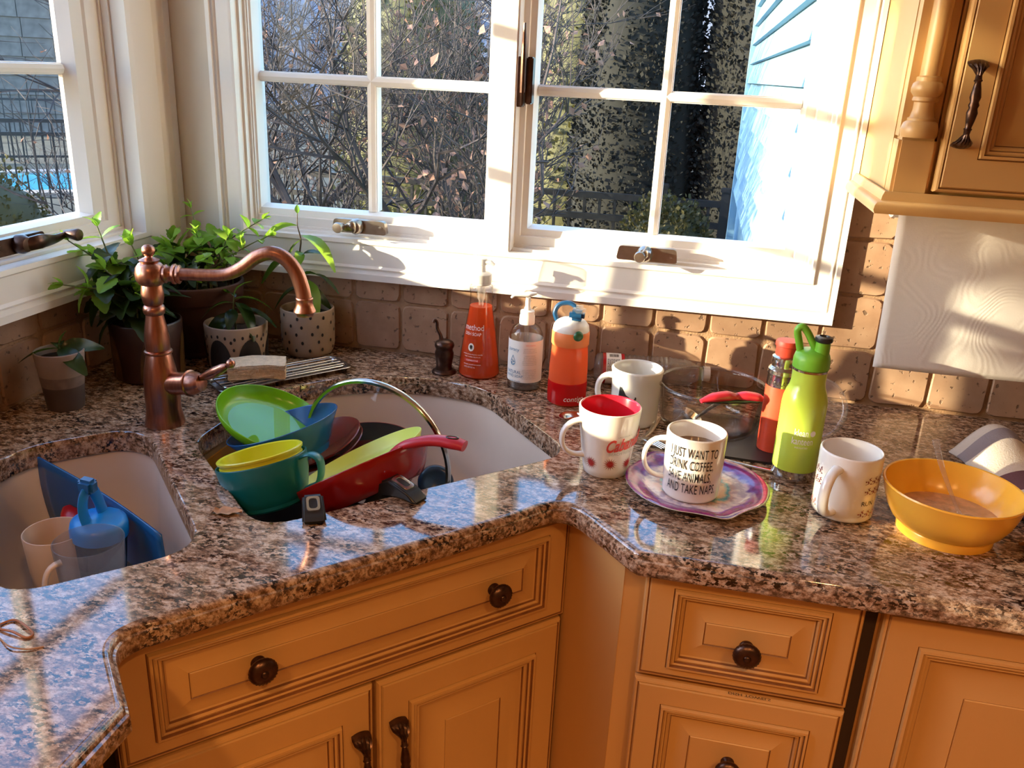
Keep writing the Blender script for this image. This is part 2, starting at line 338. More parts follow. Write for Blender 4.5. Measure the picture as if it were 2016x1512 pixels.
def tube(P, r, seg=8, bm=None, closed=False, mi=0, flat=1.0, up=None, caps=True):
    """tube along a path; r scalar or list; flat squashes the section along its second axis"""
    bm = bm or bmesh.new(); P = [Vector(p) for p in P]; n = len(P)
    R = r if isinstance(r, (list, tuple)) else [r] * n
    if len(R) != n:
        R = [R[min(len(R) - 2, int(i / (n - 1) * (len(R) - 1)))] + (R[min(len(R) - 1, int(i / (n - 1) * (len(R) - 1)) + 1)] - R[min(len(R) - 2, int(i / (n - 1) * (len(R) - 1)))]) * ((i / (n - 1) * (len(R) - 1)) - min(len(R) - 2, int(i / (n - 1) * (len(R) - 1)))) for i in range(n)]
    prev = None; rows = []
    for i in range(n):
        a = P[i - 1] if (i or closed) else P[i]; b = P[(i + 1) % n] if (i < n - 1 or closed) else P[i]
        t = (b - a).normalized()
        if prev is None:
            u = Vector(up) if up else (Vector((0, 0, 1)) if abs(t.z) < 0.9 else Vector((1, 0, 0)))
        else: u = prev
        u = (u - t * u.dot(t)).normalized(); v = t.cross(u); prev = u
        rows.append([bm.verts.new(P[i] + (u * math.cos(2 * PI * j / seg) * flat + v * math.sin(2 * PI * j / seg)) * R[i]) for j in range(seg)])
    for i in range(n if closed else n - 1):
        A, B = rows[i], rows[(i + 1) % n]
        for j in range(seg):
            f = bm.faces.new((A[j], A[(j + 1) % seg], B[(j + 1) % seg], B[j])); f.material_index = mi
    if caps and not closed:
        for row in (rows[0], list(reversed(rows[-1]))):
            try: f = bm.faces.new(list(reversed(row))); f.material_index = mi
            except ValueError: pass
    return bm
def box(c, s, bev=0.0, bm=None, seg=2, T=None, mi=0):
    b = bmesh.new(); bmesh.ops.create_cube(b, size=1.0)
    for v in b.verts: v.co = Vector((v.co.x * s[0] + c[0], v.co.y * s[1] + c[1], v.co.z * s[2] + c[2]))
    if bev: bmesh.ops.bevel(b, geom=list(b.edges), offset=min(bev, min(s) * 0.49), segments=seg, affect='EDGES')
    if T:
        for v in b.verts: v.co = T @ v.co
    for f in b.faces: f.material_index = mi
    if bm is None: return b
    me = bpy.data.meshes.new('t'); b.to_mesh(me); b.free(); bm.from_mesh(me); bpy.data.meshes.remove(me); return bm
def b6(x0, x1, y0, y1, z0, z1, bev=0.0, bm=None):
    return box(((x0 + x1) / 2, (y0 + y1) / 2, (z0 + z1) / 2), (abs(x1 - x0), abs(y1 - y0), abs(z1 - z0)), bev, bm)
def rings(rects, bm=None, cap=True):
    """nested rectangles in the xz plane: list of (x0,x1,z0,z1,y,mat) joined by faces: a mitred moulding"""
    bm = bm or bmesh.new(); rows = []
    for x0, x1, z0, z1, y, mi in rects:
        rows.append([bm.verts.new((x, y, z)) for x, z in ((x0, z0), (x1, z0), (x1, z1), (x0, z1))])
    for k in range(len(rows) - 1):
        A, B = rows[k], rows[k + 1]
        for i in range(4):
            j = (i + 1) % 4
            f = bm.faces.new((A[i], A[j], B[j], B[i])); f.material_index = rects[k + 1][5]
    if cap:
        f = bm.faces.new(rows[-1]); f.material_index = rects[-1][5]
    return bm
def prism(poly, z0, z1, bm=None, T=None):
    bm = bm or bmesh.new(); T = T or Matrix()
    a = [bm.verts.new(T @ Vector((x, y, z0))) for x, y in poly]; b = [bm.verts.new(T @ Vector((x, y, z1))) for x, y in poly]
    n = len(poly)
    for i in range(n): bm.faces.new((a[i], a[(i + 1) % n], b[(i + 1) % n], b[i]))
    bm.faces.new(list(reversed(a))); bm.faces.new(b); return bm
def rounded(poly, r, k=6):
    """polygon with rounded corners; r one radius or one per corner"""
    n = len(poly); out = []
    for i in range(n):
        p = Vector(poly[i]); a = Vector(poly[i - 1]); b = Vector(poly[(i + 1) % n]); rr = r[i] if isinstance(r, (list, tuple)) else r
        da, db = (a - p), (b - p); d = min(rr, da.length * 0.48, db.length * 0.48)
        s, e = p + da.normalized() * d, p + db.normalized() * d
        if rr < 1e-5: out.append(tuple(p)); continue
        for j in range(k + 1):
            t = j / k; q = s * (1 - t) ** 2 + p * 2 * t * (1 - t) + e * t * t; out.append((q.x, q.y))
    return out
def text_mesh(body, size, align='CENTER', xs=1.0, shear=0.0, spacing=1.0, bold=0.0):
    cu = bpy.data.curves.new('txt', 'FONT'); cu.body = body; cu.size = size; cu.align_x = align; cu.shear = shear; cu.space_character = spacing; cu.resolution_u = 3; cu.offset = bold
    o = bpy.data.objects.new('txt', cu); C.objects.link(o)
    dg = bpy.context.evaluated_depsgraph_get(); me = bpy.data.meshes.new_from_object(o.evaluated_get(dg))
    bpy.data.objects.remove(o); bpy.data.curves.remove(cu)
    for v in me.vertices: v.co.x *= xs
    return me
def wrap_text(name, body, size, r, ang, z, m, parent, xs=1.0, shear=0.0, slope=0.0, rise=0.0, off=0.0005, align='CENTER', spacing=1.0, bold=0.0):
    """lettering that lies on a round wall of radius r (+slope per height), centred at an angle"""
    me = text_mesh(body, size, align, xs, shear, spacing, bold)
    bm = bmesh.new(); bm.from_mesh(me); bpy.data.meshes.remove(me)
    bmesh.ops.triangulate(bm, faces=bm.faces[:])
    for v in bm.verts:
        x, y = v.co.x, v.co.y; zz = z + y + rise * x; rr = r + slope * (zz - z) + off; a = ang + x / r
        v.co = (rr * math.cos(a), rr * math.sin(a), zz)
    return obj(name, bm, m, parent, smooth=0)
def wrap_poly(bm, poly, r, ang, z, slope=0.0, off=0.0005, mi=0):
    vs_ = []
    for x, y in poly:
        rr = r + slope * y + off; a = ang + x / r; vs_.append(bm.verts.new((rr * math.cos(a), rr * math.sin(a), z + y)))
    f = bm.faces.new(vs_); f.material_index = mi; return bm
def tri_fix(bm): bmesh.ops.triangulate(bm, faces=[f for f in bm.faces if len(f.verts) > 4]); return bm
def ellipse(rx, ry, n=10, cx=0, cy=0): return [(cx + rx * math.cos(2 * PI * i / n), cy + ry * math.sin(2 * PI * i / n)) for i in range(n)]
def ST(s, t): return ((s + t) / math.sqrt(2), (s - t) / math.sqrt(2))   # sink axes: s along its front, t towards the room

# ------------------------------------------------------------------ room shell
RX, RY, RH = 3.4, -3.8, 2.5
def wall(name, parts, m='wall_paint'):
    bm = bmesh.new()
    for p in parts: b6(*p, bm=bm)
    return struct(obj(name, bm, m, None, 0))
WB, WT = Z0 + 0.20, Z0 + 1.34
wall_back = wall('wall_back', [(-0.08, 0.16, 0, 0.08, 0, RH), (1.28, RX + 0.2, 0, 0.08, 0, RH), (0.16, 1.28, 0, 0.08, 0, WB), (0.16, 1.28, 0, 0.08, WT, RH)])
wall_left = wall('wall_left', [(-0.08, 0, -0.10, 0.0, 0, RH), (-0.08, 0, RY, -1.47, 0, RH), (-0.08, 0, -1.47, -0.10, 0, WB), (-0.08, 0, -1.47, -0.10, WT, RH)])
wall_right = wall('wall_right', [(RX, RX + 0.18, RY, 0, 0, RH)], 'wall_tan')
wall_front = wall('wall_front', [(-0.18, RX + 0.18, RY - 0.18, RY, 0, RH)], 'wall_tan')
struct(obj('floor', b6(-0.18, RX + 0.18, RY - 0.18, 0.18, -0.1, 0), 'floor_wood', None, 0))
struct(obj('ceiling', b6(-0.18, RX + 0.18, RY - 0.18, 0.18, RH, RH + 0.1), 'ceiling_paint', None, 0))

# tumbled stone tiles of the backsplash, each a piece of its wall
def tile_mesh(seed):
    rnd = random.Random(seed); bm = bmesh.new(); h = 0.0472
    base = rounded([(-h, -h), (h, -h), (h, h), (-h, h)], 0.014, 3)
    rows = []
    jit = [(rnd.uniform(-0.0012, 0.0012), rnd.uniform(-0.0012, 0.0012)) for _ in base]
    for k, y in ((1.0, 0.004), (1.0, -0.0055), (0.955, -0.0085)):
        rows.append([bm.verts.new(((x + jx) * k, y, (z + jz) * k)) for (x, z), (jx, jz) in zip(base, jit)])
    for A, B in zip(rows, rows[1:]):
        for i in range(len(A)): bm.faces.new((A[i], A[(i + 1) % len(A)], B[(i + 1) % len(A)], B[i]))
    bm.faces.new(rows[-1])
    me = bpy.data.meshes.new('backsplash_tile'); bm.normal_update(); bm.to_mesh(me); bm.free(); me.materials.append(M['travertine'])
    me.polygons.foreach_set('use_smooth', [True] * len(me.polygons)); me.set_sharp_from_angle(angle=math.radians(30)); return me
TM = [tile_mesh(i) for i in range(5)]
def tile(p, rz, parent):
    o = bpy.data.objects.new('backsplash_tile', random.choice(TM)); C.objects.link(o); o.parent = parent
    o.location = (p[0], p[1], p[2] + Z0); o.rotation_euler = (0, random.choice((0, PI / 2, PI, -PI / 2)), 0)
    if rz: o.rotation_euler = (Matrix.Rotation(rz, 3, 'Z') @ Matrix.Rotation(random.choice((0, PI / 2, PI, -PI / 2)), 3, 'Y')).to_euler()
for k in range(0, 22):
    x = 0.05 + 0.1003 * k
    for row in range(5):
        z = 0.0515 + 0.1 * row
        if row >= 2 and x < 1.34: continue
        tile((x, 0.0, z), 0, wall_back)
for k in range(0, 16):
    for row in range(2): tile((0.0, -0.062 - 0.1003 * k, 0.0515 + 0.1 * row), PI / 2, wall_left)
obj('grout', b6(1.30, 2.3, -0.0045, 0.002, Z0 - 0.01, Z0 + 0.52, bm=b6(0.0, 1.30, -0.0045, 0.002, Z0 - 0.01, Z0 + 0.19)), 'grout', wall_back, 0)
obj('grout', b6(-0.002, 0.0045, -1.7, 0.0, Z0 - 0.01, Z0 + 0.2), 'grout', wall_left, 0)

# ------------------------------------------------------------------ windows
def box_obj(name, a, m, parent, bev=0.0015): return obj(name, b6(*a, bev=bev), m, parent, 30)
def make_window(name, outer, inner, sashes, mull, rotz, cranks, lock=None, T=0.026):
    """local x along the wall, -y towards the room; outer/inner are x0,x1,z0,z1 of the casing"""
    w = bpy.data.objects.new(name, None); C.objects.link(w); w.location = (0, 0, Z0); w.rotation_euler = (0, 0, rotz); struct(w)
    o, i = outer, inner
    def mixr(k, y): return tuple(o[j] + (i[j] - o[j]) * k for j in range(4)) + (y, 0)
    prof = [(0, 0.003), (0, -T), (0.16, -T), (0.20, -T + 0.006), (0.24, -T + 0.008), (0.30, -T + 0.003), (0.36, -T + 0.008), (0.86, -T + 0.010), (0.90, -T + 0.006), (1.0, -T + 0.008)]
    rr = [mixr(k, y) for k, y in prof]
    # jamb steps back towards the glass
    def inset(d, y): return (i[0] + d, i[1] - d, i[2] + d, i[3] - d, y, 0)
    obj('casing', rings(rr, cap=False), 'white_trim', w, 30)
    jr = [inset(0, -T + 0.008), inset(0, 0.004), inset(0.005, 0.004), inset(0.005, 0.018), inset(0.010, 0.018), inset(0.010, 0.082)]
    obj('jamb', rings(jr, cap=False), 'white_trim', w, 30)
    for (mx0, mx1) in mull:
        mb = b6(mx0, mx1, -0.016, 0.082, i[2], i[3], bev=0.003)
        obj('mullion', mb, 'white_trim', w, 30)
    for (ox0, ox1, oz0, oz1, gx0, gx1, gz0, gz1, cols, rows) in sashes:
        y = 0.022
        sr = [(ox0, ox1, oz0, oz1, 0.075, 0), (ox0, ox1, oz0, oz1, y, 0)]
        for k, yy in ((0.45, y), (0.5, y + 0.004), (0.85, y + 0.006), (0.9, y + 0.014), (1.0, y + 0.026), (1.0, y + 0.034)):
            sr.append((ox0 + (gx0 - ox0) * k, ox1 + (gx1 - ox1) * k, oz0 + (gz0 - oz0) * k, oz1 + (gz1 - oz1) * k, yy, 0))
        s = obj('sash', rings(sr, cap=False), 'white_trim', w, 30)
        xs_ = [gx0 + (gx1 - gx0) * k / cols for k in range(cols + 1)]
        zs_ = [gz0] + list(rows) + [gz1]
        hw = 0.0095
        for x in xs_[1:-1]:
            b = tube([(x, y + 0.030, gz0), (x, y + 0.030, gz1)], 0.010, 8, flat=1.0); box_ = b6(x - hw, x + hw, y + 0.026, y + 0.052, gz0, gz1, bm=b)
            obj('muntin', box_, 'white_trim', s, 30)
        for z in zs_[1:-1]:
            b = tube([(gx0, y + 0.030, z), (gx1, y + 0.030, z)], 0.010, 8); b6(gx0, gx1, y + 0.0262, y + 0.0518, z - hw, z + hw, bm=b)
            obj('muntin', b, 'white_trim', s, 30)
        for a in range(cols):
            for c in range(len(zs_) - 1):
                obj('pane', b6(xs_[a], xs_[a + 1], 0.056, 0.060, zs_[c], zs_[c + 1]), 'pane', s, 0)
    for (cx, cz, cy, flip, mt, al) in cranks:
        cr = obj('crank', tri_fix(prism(rounded([(-0.056, 0), (0.056, 0), (0.052, 0.026), (-0.052, 0.026)], 0.006, 3), 0, 0.014)), mt, w, 40)
        cr.rotation_euler = (PI / 2, 0, 0); cr.location = (cx, cy, cz)
        hb = lathe([(0, 0), (0.015, 0), (0.015, 0.010), (0.011, 0.018), (0, 0.019)], 20, T=Matrix.Translation((-0.004, 0.014, 0.012)))
        tube(catmull([(-0.004, 0.013, 0.024), (0.22 * al * flip, 0.016, 0.034), (0.66 * al * flip, 0.012, 0.026 + 0.1 * (0.088 - al)), (al * flip, 0.016, 0.028 + 0.15 * (0.088 - al))], 5), [0.011, 0.012, 0.008, 0.005], 10, hb, flat=0.6)
        h = obj('crank_arm', hb, mt, cr, 50)
        kb = lathe([(0, -0.012), (0.006, -0.012), (0.008, 0.0), (0.0105, 0.012), (0.009, 0.016), (0, 0.017)], 16, T=Matrix.Translation((al * flip, 0.016, 0.036 + 0.15 * (0.088 - al))))
        obj('crank_knob', kb, mt, h, 50)
        for sx in (-0.044, 0.044):
            obj('screw', lathe([(0, 0.0155), (0.004, 0.0150), (0.004, 0.013)], 10, T=Matrix.Translation((sx, 0.013, 0))), mt, cr)
    if lock:
        lx, lz = lock
        bl = b6(lx - 0.010, lx + 0.004, -0.012, 0.012, lz - 0.055, lz + 0.03, 0.002); b6(lx + 0.006, lx + 0.018, -0.002, 0.022, lz - 0.05, lz + 0.03, 0.002, bl)
        lk = obj('lock', bl, 'bronze', w, 30)
        obj('lock_lever', tube([(lx + 0.002, -0.010, lz - 0.03), (lx + 0.003, -0.016, lz + 0.03), (lx + 0.002, -0.014, lz + 0.085)], [0.005, 0.005, 0.0025], 8), 'bronze', lk)
    return w
rowz = (0.519, 0.764, 1.009)
win_back = make_window('window_2', (0.124, 1.318, 0.147, 1.36), (0.172, 1.270, 0.226, 1.30),
    [(0.180, 0.676, 0.236, 1.29, 0.190, 0.655, 0.272, 1.255, 2, rowz), (0.716, 1.262, 0.236, 1.29, 0.748, 1.216, 0.272, 1.255, 2, rowz)],
    [(0.672, 0.720)], 0, [(0.418, 0.238, -0.004, -1, 'nickel', 0.026), (0.978, 0.232, -0.004, -1, 'nickel', 0.010)], lock=(0.727, 0.545))
win_left = make_window('window_1', (-1.53, -0.0015, 0.147, 1.36), (-1.450, -0.125, 0.226, 1.30),
    [(-0.770, -0.133, 0.236, 1.29, -0.740, -0.212, 0.272, 1.255, 2, rowz), (-1.440, -0.815, 0.236, 1.29, -1.395, -0.842, 0.272, 1.255, 2, rowz)],
    [(-0.815, -0.767)], PI / 2, [(-0.44, 0.245, -0.006, 1, 'bronze', 0.088)], T=0.034)

# ------------------------------------------------------------------ granite worktop with its two cut-outs
big_hole = [ST(*p) for p in rounded([(-0.128, 0.622), (-0.124, 0.925), (0.368, 0.925), (0.398, 0.612), (0.315, 0.505), (0.17, 0.442), (0.03, 0.47)], [0.04, 0.055, 0.06, 0.05, 0.08, 0.08, 0.08], 6)]
small_hole = [ST(*p) for p in rounded([(-0.176, 0.575), (-0.188, 0.94), (-0.41, 0.94), (-0.412, 0.60), (-0.345, 0.53), (-0.21, 0.527)], [0.05, 0.065, 0.06, 0.09, 0.07, 0.05], 6)]
def arc_pts(pts, k=5): return [(p.x, p.y) for p in catmull([(x, y, 0) for x, y in pts], k)]
outline = [(0.0, -0.0), (0.0, -2.4), (0.599, -2.4), (0.599, -1.064)] + arc_pts([(0.592, -1.056), (0.558, -1.020), (0.536, -0.994), (0.530, -0.970), (0.538, -0.948), (0.556, -0.928), (0.60, -0.880)], 4) \
    + arc_pts([(0.80, -0.674), (0.868, -0.600), (0.892, -0.570), (0.918, -0.553), (0.944, -0.557), (0.968, -0.576), (1.034, -0.650)], 4) + [(1.041, -0.655), (2.3, -0.655), (2.3, 0.0)]
def offset_loop(L, d):
    """push a counter-clockwise loop outwards by d"""
    n = len(L); out = []
    area = sum(L[i][0] * L[(i + 1) % n][1] - L[(i + 1) % n][0] * L[i][1] for i in range(n)); sg = 1 if area > 0 else -1
    for i in range(n):
        p = Vector(L[i]); a = (p - Vector(L[i - 1])); b = (Vector(L[(i + 1) % n]) - p)
        a = a.normalized() if a.length > 1e-7 else b.normalized(); b = b.normalized() if b.length > 1e-7 else a
        na = Vector((a.y, -a.x)) * sg; nb = Vector((b.y, -b.x)) * sg; m = (na + nb)
        m = m.normalized() if m.length > 1e-6 else na
        k = d / max(0.5, m.dot(na)); out.append((p.x + m.x * k, p.y + m.y * k))
    return out
def worktop():
    bm = bmesh.new(); prof = [(0, 0), (0.0035, -0.0006), (0.0070, -0.0030), (0.0085, -0.0060), (0.0085, -0.0080), (0.0110, -0.0095), (0.0118, -0.013), (0.0118, -0.026), (0.0095, -0.030), (0.004, -0.032)]
    top = None; edges = []
    prev = None
    for d, z in prof:
        L = outline if d == 0 else offset_loop(outline, d)
        L = [(max(0.0015, x), min(-0.0105, y)) for x, y in L]
        row = [bm.verts.new((x, y, z)) for x, y in L]
        if prev:
            for i in range(len(row)): bm.faces.new((prev[i], row[i], row[(i + 1) % len(row)], prev[(i + 1) % len(row)]))
        else:
            top = [bm.verts.new(v.co) for v in row]      # own vertices: the flat top keeps a flat normal
        prev = row
    bottom = prev; loops = [top]; bl = [bottom]
    for h in (big_hole, small_hole):
        pv = None
        for d, z in [(0, 0), (-0.0015, -0.0005), (-0.003, -0.003), (-0.003, -0.032)]:
            L = h if d == 0 else offset_loop(h, d)
            row = [bm.verts.new((x, y, z)) for x, y in L]
            if pv:
                for i in range(len(row)): bm.faces.new((pv[i], pv[(i + 1) % len(row)], row[(i + 1) % len(row)], row[i]))
            else: loops.append([bm.verts.new(v.co) for v in row])
            pv = row
        bl.append(pv)
    for LL in (loops, bl):
        ed = []
        for row in LL:
            for i in range(len(row)):
                e = bm.edges.get((row[i], row[(i + 1) % len(row)])) or bm.edges.new((row[i], row[(i + 1) % len(row)])); ed.append(e)
        bmesh.ops.triangle_fill(bm, use_beauty=True, edges=ed)
    bmesh.ops.recalc_face_normals(bm, faces=bm.faces[:])
    o = obj('granite_worktop', bm, 'granite', None, 40); o.location = (0, 0, Z0)
    return tag(o, 'polished brown speckled granite worktop wrapping the corner with two sink openings', 'worktop')
worktop()

# ------------------------------------------------------------------ double bowl sink under the granite
sink = thing('double_sink', 'white double bowl undermount sink holding dirty dishes', 'sink', (*ST(0.0, 0.72), -0.24))
def bowl_mesh(hole, depth):
    bm = bmesh.new(); cx = sum(p[0] for p in hole) / len(hole); cy = sum(p[1] for p in hole) / len(hole); prev = None
    for k, d, z in [(1, 0.012, -0.0335), (1, 0.003, -0.034), (1, 0.001, -0.040), (1, -0.003, -0.09), (1, -0.008, -depth + 0.035), (1, -0.016, -depth + 0.016), (1, -0.032, -depth + 0.004), (0.8, -0.04, -depth), (0.18, -0.02, -depth - 0.004)]:
        L = offset_loop(hole, d)
        row = [bm.verts.new((cx + (x - cx) * k - sink.location.x, cy + (y - cy) * k - sink.location.y, z + 0.24)) for x, y in L]
        if prev:
            for i in range(len(row)): bm.faces.new((prev[i], prev[(i + 1) % len(row)], row[(i + 1) % len(row)], row[i]))
        prev = row
    bm.faces.new(prev); bmesh.ops.recalc_face_normals(bm, faces=bm.faces[:])
    tri_fix(bm)
    return bm, (cx - sink.location.x, cy - sink.location.y)
for nm, hole, dep in (('large_bowl', big_hole, 0.215), ('small_bowl', small_hole, 0.20)):
    bm, cc = bowl_mesh(hole, dep)
    for f in bm.faces: f.normal_flip()
    bo = obj(nm, bm, 'sink_white', sink, 60)
    obj('drain', lathe([(0.0, 0.002), (0.02, 0.002), (0.03, 0.005), (0.042, 0.006), (0.045, 0.003)], 24, T=Matrix.Translation((cc[0], cc[1], 0.24 - dep - 0.003))), 'bronze', bo)

# ------------------------------------------------------------------ cabinets
def panel_front(x0, x1, z0, z1, fr, mold, flat, bevel, th=0.020, edge=0.006, frz=None):
    """raised panel front in the xz plane, face at y=-th: (frame, moulding, recess, bevelled field)"""
    R = []
    dz = (frz - fr) if frz is not None else 0
    def add(d, y, mi=0):
        e = d + (dz if d >= fr else 0); R.append((x0 + d, x1 - d, z0 + e, z1 - e, -y, mi))
    add(0, 0); add(0, th - 0.006); add(0.002, th - 0.002); add(edge * 0.8, th - 0.001); add(edge, th - 0.003, 1); add(edge + 0.002, th)
    add(fr, th); add(fr + 0.0012, th - 0.0012, 1); add(fr + mold * 0.12, th + 0.0045); add(fr + mold * 0.28, th + 0.005); add(fr + mold * 0.34, th + 0.0015, 1)
    add(fr + mold * 0.45, th + 0.003); add(fr + mold * 0.56, th + 0.002); add(fr + mold * 0.61, th - 0.001, 1); add(fr + mold * 0.74, th + 0.0); add(fr + mold * 0.84, th - 0.003); add(fr + mold * 0.9, th - 0.006, 1)
    add(fr + mold, th - 0.007); add(fr + mold + flat, th - 0.007); add(fr + mold + flat + bevel, th - 0.001); add(fr + mold + flat + bevel + 0.0012, th - 0.0022, 1); add(fr + mold + flat + bevel + 0.0024, th - 0.001)
    return rings(R)
def knob_mesh():
    bm = lathe([(0.0, 0), (0.009, 0), (0.009, 0.002), (0.0055, 0.005), (0.005, 0.012), (0.008, 0.015)], 20)
    n = 48; rows = []
    for r, z, amp in ((0.010, 0.015, 0), (0.0165, 0.0165, 0.0002), (0.0175, 0.0195, 0.00035), (0.0160, 0.0235, 0.0005), (0.0115, 0.0265, 0.0005), (0.006, 0.0278, 0.0002), (0.0045, 0.0270, 0), (0.0035, 0.0288, 0), (0, 0.0292, 0)):
        if r == 0: rows.append([bm.verts.new((0, 0, z))]); continue
        rows.append([bm.verts.new(((r + amp * (1 if i % 2 else -1)) * math.cos(2 * PI * i / n), (r + amp * (1 if i % 2 else -1)) * math.sin(2 * PI * i / n), z + amp * 0.4 * (1 if i % 2 else -1))) for i in range(n)])
    for A, B in zip(rows, rows[1:]):
        for i in range(n):
            if len(B) == 1: bm.faces.new((A[i], A[(i + 1) % n], B[0]))
            else: bm.faces.new((A[i], A[(i + 1) % n], B[(i + 1) % n], B[i]))
    return bm
def knob(parent, x, z, y):
    return obj('knob', knob_mesh(), 'bronze', parent, 60, (x, y, z), (PI / 2, 0, 0))
def pull(parent, x, z, y, h=0.100):
    """turned pull with fan shaped ends; z is its middle"""
    prof = [(-0.5, 0.0042), (-0.40, 0.0050), (-0.38, 0.0062), (-0.36, 0.0042), (-0.25, 0.0062), (-0.12, 0.0080), (-0.05, 0.0060), (0, 0.0078), (0.05, 0.0060), (0.12, 0.0080), (0.25, 0.0062), (0.36, 0.0042), (0.38, 0.0062), (0.40, 0.0050), (0.5, 0.0042)]
    P = [(0, -0.022 - 0.006 * math.cos(PI * k), h * k * 0.86) for k, r in prof]
    bm = tube(P, [r * 0.9 for k, r in prof], 12)
    g = obj('handle', bm, 'bronze', parent, 60, (x, y, z))
    for s in (-1, 1):
        fb = bmesh.new(); n = 11; rows = []
        for (w, yy, zz, rid) in ((0.0040, -0.023, 0.40, 0.0), (0.0058, -0.0225, 0.45, 0.0008), (0.0092, -0.021, 0.50, 0.0014), (0.0125, -0.016, 0.55, 0.0018), (0.0135, -0.010, 0.59, 0.0018), (0.0125, -0.004, 0.615, 0.0010)):
            rows.append([fb.verts.new((w * (2 * i / (n - 1) - 1), yy - (rid if i % 2 else -rid) - 0.004 * (1 - (2 * i / (n - 1) - 1) ** 2), s * h * (zz - 0.03 * (2 * i / (n - 1) - 1) ** 2 * (zz > 0.5)))) for i in range(n)])
        base = [fb.verts.new((v.co.x * 0.9, 0.001, v.co.z)) for v in rows[-1]]; rows.append(base)
        for A, B in zip(rows, rows[1:]):
            for i in range(n - 1): fb.faces.new((A[i], A[i + 1], B[i + 1], B[i]))
        bk = [fb.verts.new((v.co.x * 0.9, min(0.0, v.co.y + 0.007), v.co.z)) for v in rows[0]]
        fb.faces.new(bk + list(reversed(rows[0])))
        for c in (0, n - 1): fb.faces.new([r[c] for r in rows] )
        bmesh.ops.recalc_face_normals(fb, faces=fb.faces[:])
        obj('handle_end', fb, 'bronze', g, 50)
    return g
CP = ['cabinet_paint', 'glaze']
def base_cab(name, label, loc, rz):
    t = thing(name, label, 'cabinet', loc, rz); return t
# sink cabinet on the diagonal; local x = s, local -y = towards the room, local z 0 = floor
K = 1.455
sc_cab = base_cab('sink_cabinet', 'antiqued cream diagonal sink cabinet with wide false drawer and two doors', (K / 2 - 0.02 / math.sqrt(2), -K / 2 + 0.02 / math.sqrt(2), -Z0), PI / 4)
TOPZ = Z0 - 0.034
bm = b6(-0.317, 0.293, 0.0, 0.018, 0.10, TOPZ); b6(-0.316, -0.30, 0.019, 0.06, 0.101, TOPZ - 0.001, 0, bm); b6(0.276, 0.292, 0.019, 0.06, 0.101, TOPZ - 0.001, 0, bm); b6(-0.30, 0.28, 0.06, 0.075, 0.0, 0.10, 0, bm)
obj('carcass', bm, 'cabinet_paint', sc_cab, 0)
df = obj('false_drawer', panel_front(-0.316, 0.292, Z0 - 0.203, Z0 - 0.036, 0.036, 0.020, 0.007, 0.015, frz=0.023), CP, sc_cab, 25)
knob(df, -0.160, Z0 - 0.116, -0.019); knob(df, 0.165, Z0 - 0.119, -0.019)
dr = obj('door', panel_front(-0.008, 0.288, 0.125, Z0 - 0.209, 0.044, 0.022, 0.016, 0.02), CP, sc_cab, 25)
dl = obj('door', panel_front(-0.314, -0.014, 0.125, Z0 - 0.209, 0.044, 0.022, 0.016, 0.02), CP, sc_cab, 25)
pull(dr, 0.019, Z0 - 0.335, -0.019); pull(dl, -0.035, Z0 - 0.335, -0.019)
# angled filler panels beside the sink cabinet
def filler(name, label, p0, p1, z0=0.10):
    t = thing(name, label, 'panel', (p0[0], p0[1], -Z0)); d = Vector(p1) - Vector(p0); n = Vector((-d.y, d.x)).normalized() * 0.012
    poly = [(0, 0), (d.x, d.y), (d.x + n.x, d.y + n.y), (n.x, n.y)]
    obj('board', prism(poly, z0, TOPZ), 'cabinet_paint', t, 0); return t
filler('filler_panel', 'plain angled filler panel between sink cabinet and drawer stack', (0.9240, -0.5095), (1.0195, -0.6255))
filler('filler_panel', 'plain angled filler panel left of the sink cabinet below granite', (0.470, -0.985), (0.566, -1.068))
# drawer stack on the back wall run
dc = base_cab('drawer_cabinet', 'antiqued cream drawer cabinet with ribbed bronze knobs beside the sink cabinet', (0, -0.625, -Z0), 0)
bm = b6(1.020, 1.322, 0, 0.02, 0.10, TOPZ); b6(1.040, 1.055, 0.021, 0.55, 0.101, TOPZ - 0.001, 0, bm); b6(1.30, 1.321, 0.021, 0.55, 0.101, TOPZ - 0.001, 0, bm); b6(1.04, 1.31, 0.05, 0.07, 0, 0.0995, 0, bm)
obj('carcass', bm, 'cabinet_paint', dc, 0)
obj('shadow_gap', b6(1.3145, 1.3300, -0.002, 0.012, 0.10, TOPZ), 'cabinet_dark', dc, 0)
for z1, z0 in ((-0.034, -0.190), (-0.197, -0.415), (-0.422, -0.640)):
    d = obj('drawer', panel_front(1.047, 1.313, Z0 + z0, Z0 + z1, 0.037, 0.019, 0.008, 0.016, frz=0.018 if z1 > -0.1 else 0.034), CP, dc, 25)
    knob(d, 1.181, Z0 + (z0 + z1) / 2 - (0.009 if z1 > -0.1 else 0.0), -0.019)
    if -0.3 < z1 < -0.1:
        me = text_mesh('DISH TOWELS', 0.0085); bm = bmesh.new(); bm.from_mesh(me); bpy.data.meshes.remove(me)
        for v in bm.verts: v.co = (1.195 + v.co.x, -0.0150 - v.co.y * 0.8, Z0 + z1 + 0.0006)
        obj('lettering', bm, 'print_black', d, 0)
rc = base_cab('base_cabinet', 'antiqued cream base cabinet with tall raised panel door below the yellow bowl', (0, -0.625, -Z0), 0)
bm = b6(1.331, 1.90, 0, 0.02, 0.10, TOPZ); b6(1.332, 1.35, 0.021, 0.55, 0.101, TOPZ - 0.001, 0, bm); b6(1.88, 1.899, 0.021, 0.55, 0.101, TOPZ - 0.001, 0, bm); b6(1.36, 1.87, 0.05, 0.07, 0, 0.0995, 0, bm)
obj('carcass', bm, 'cabinet_paint', rc, 0)
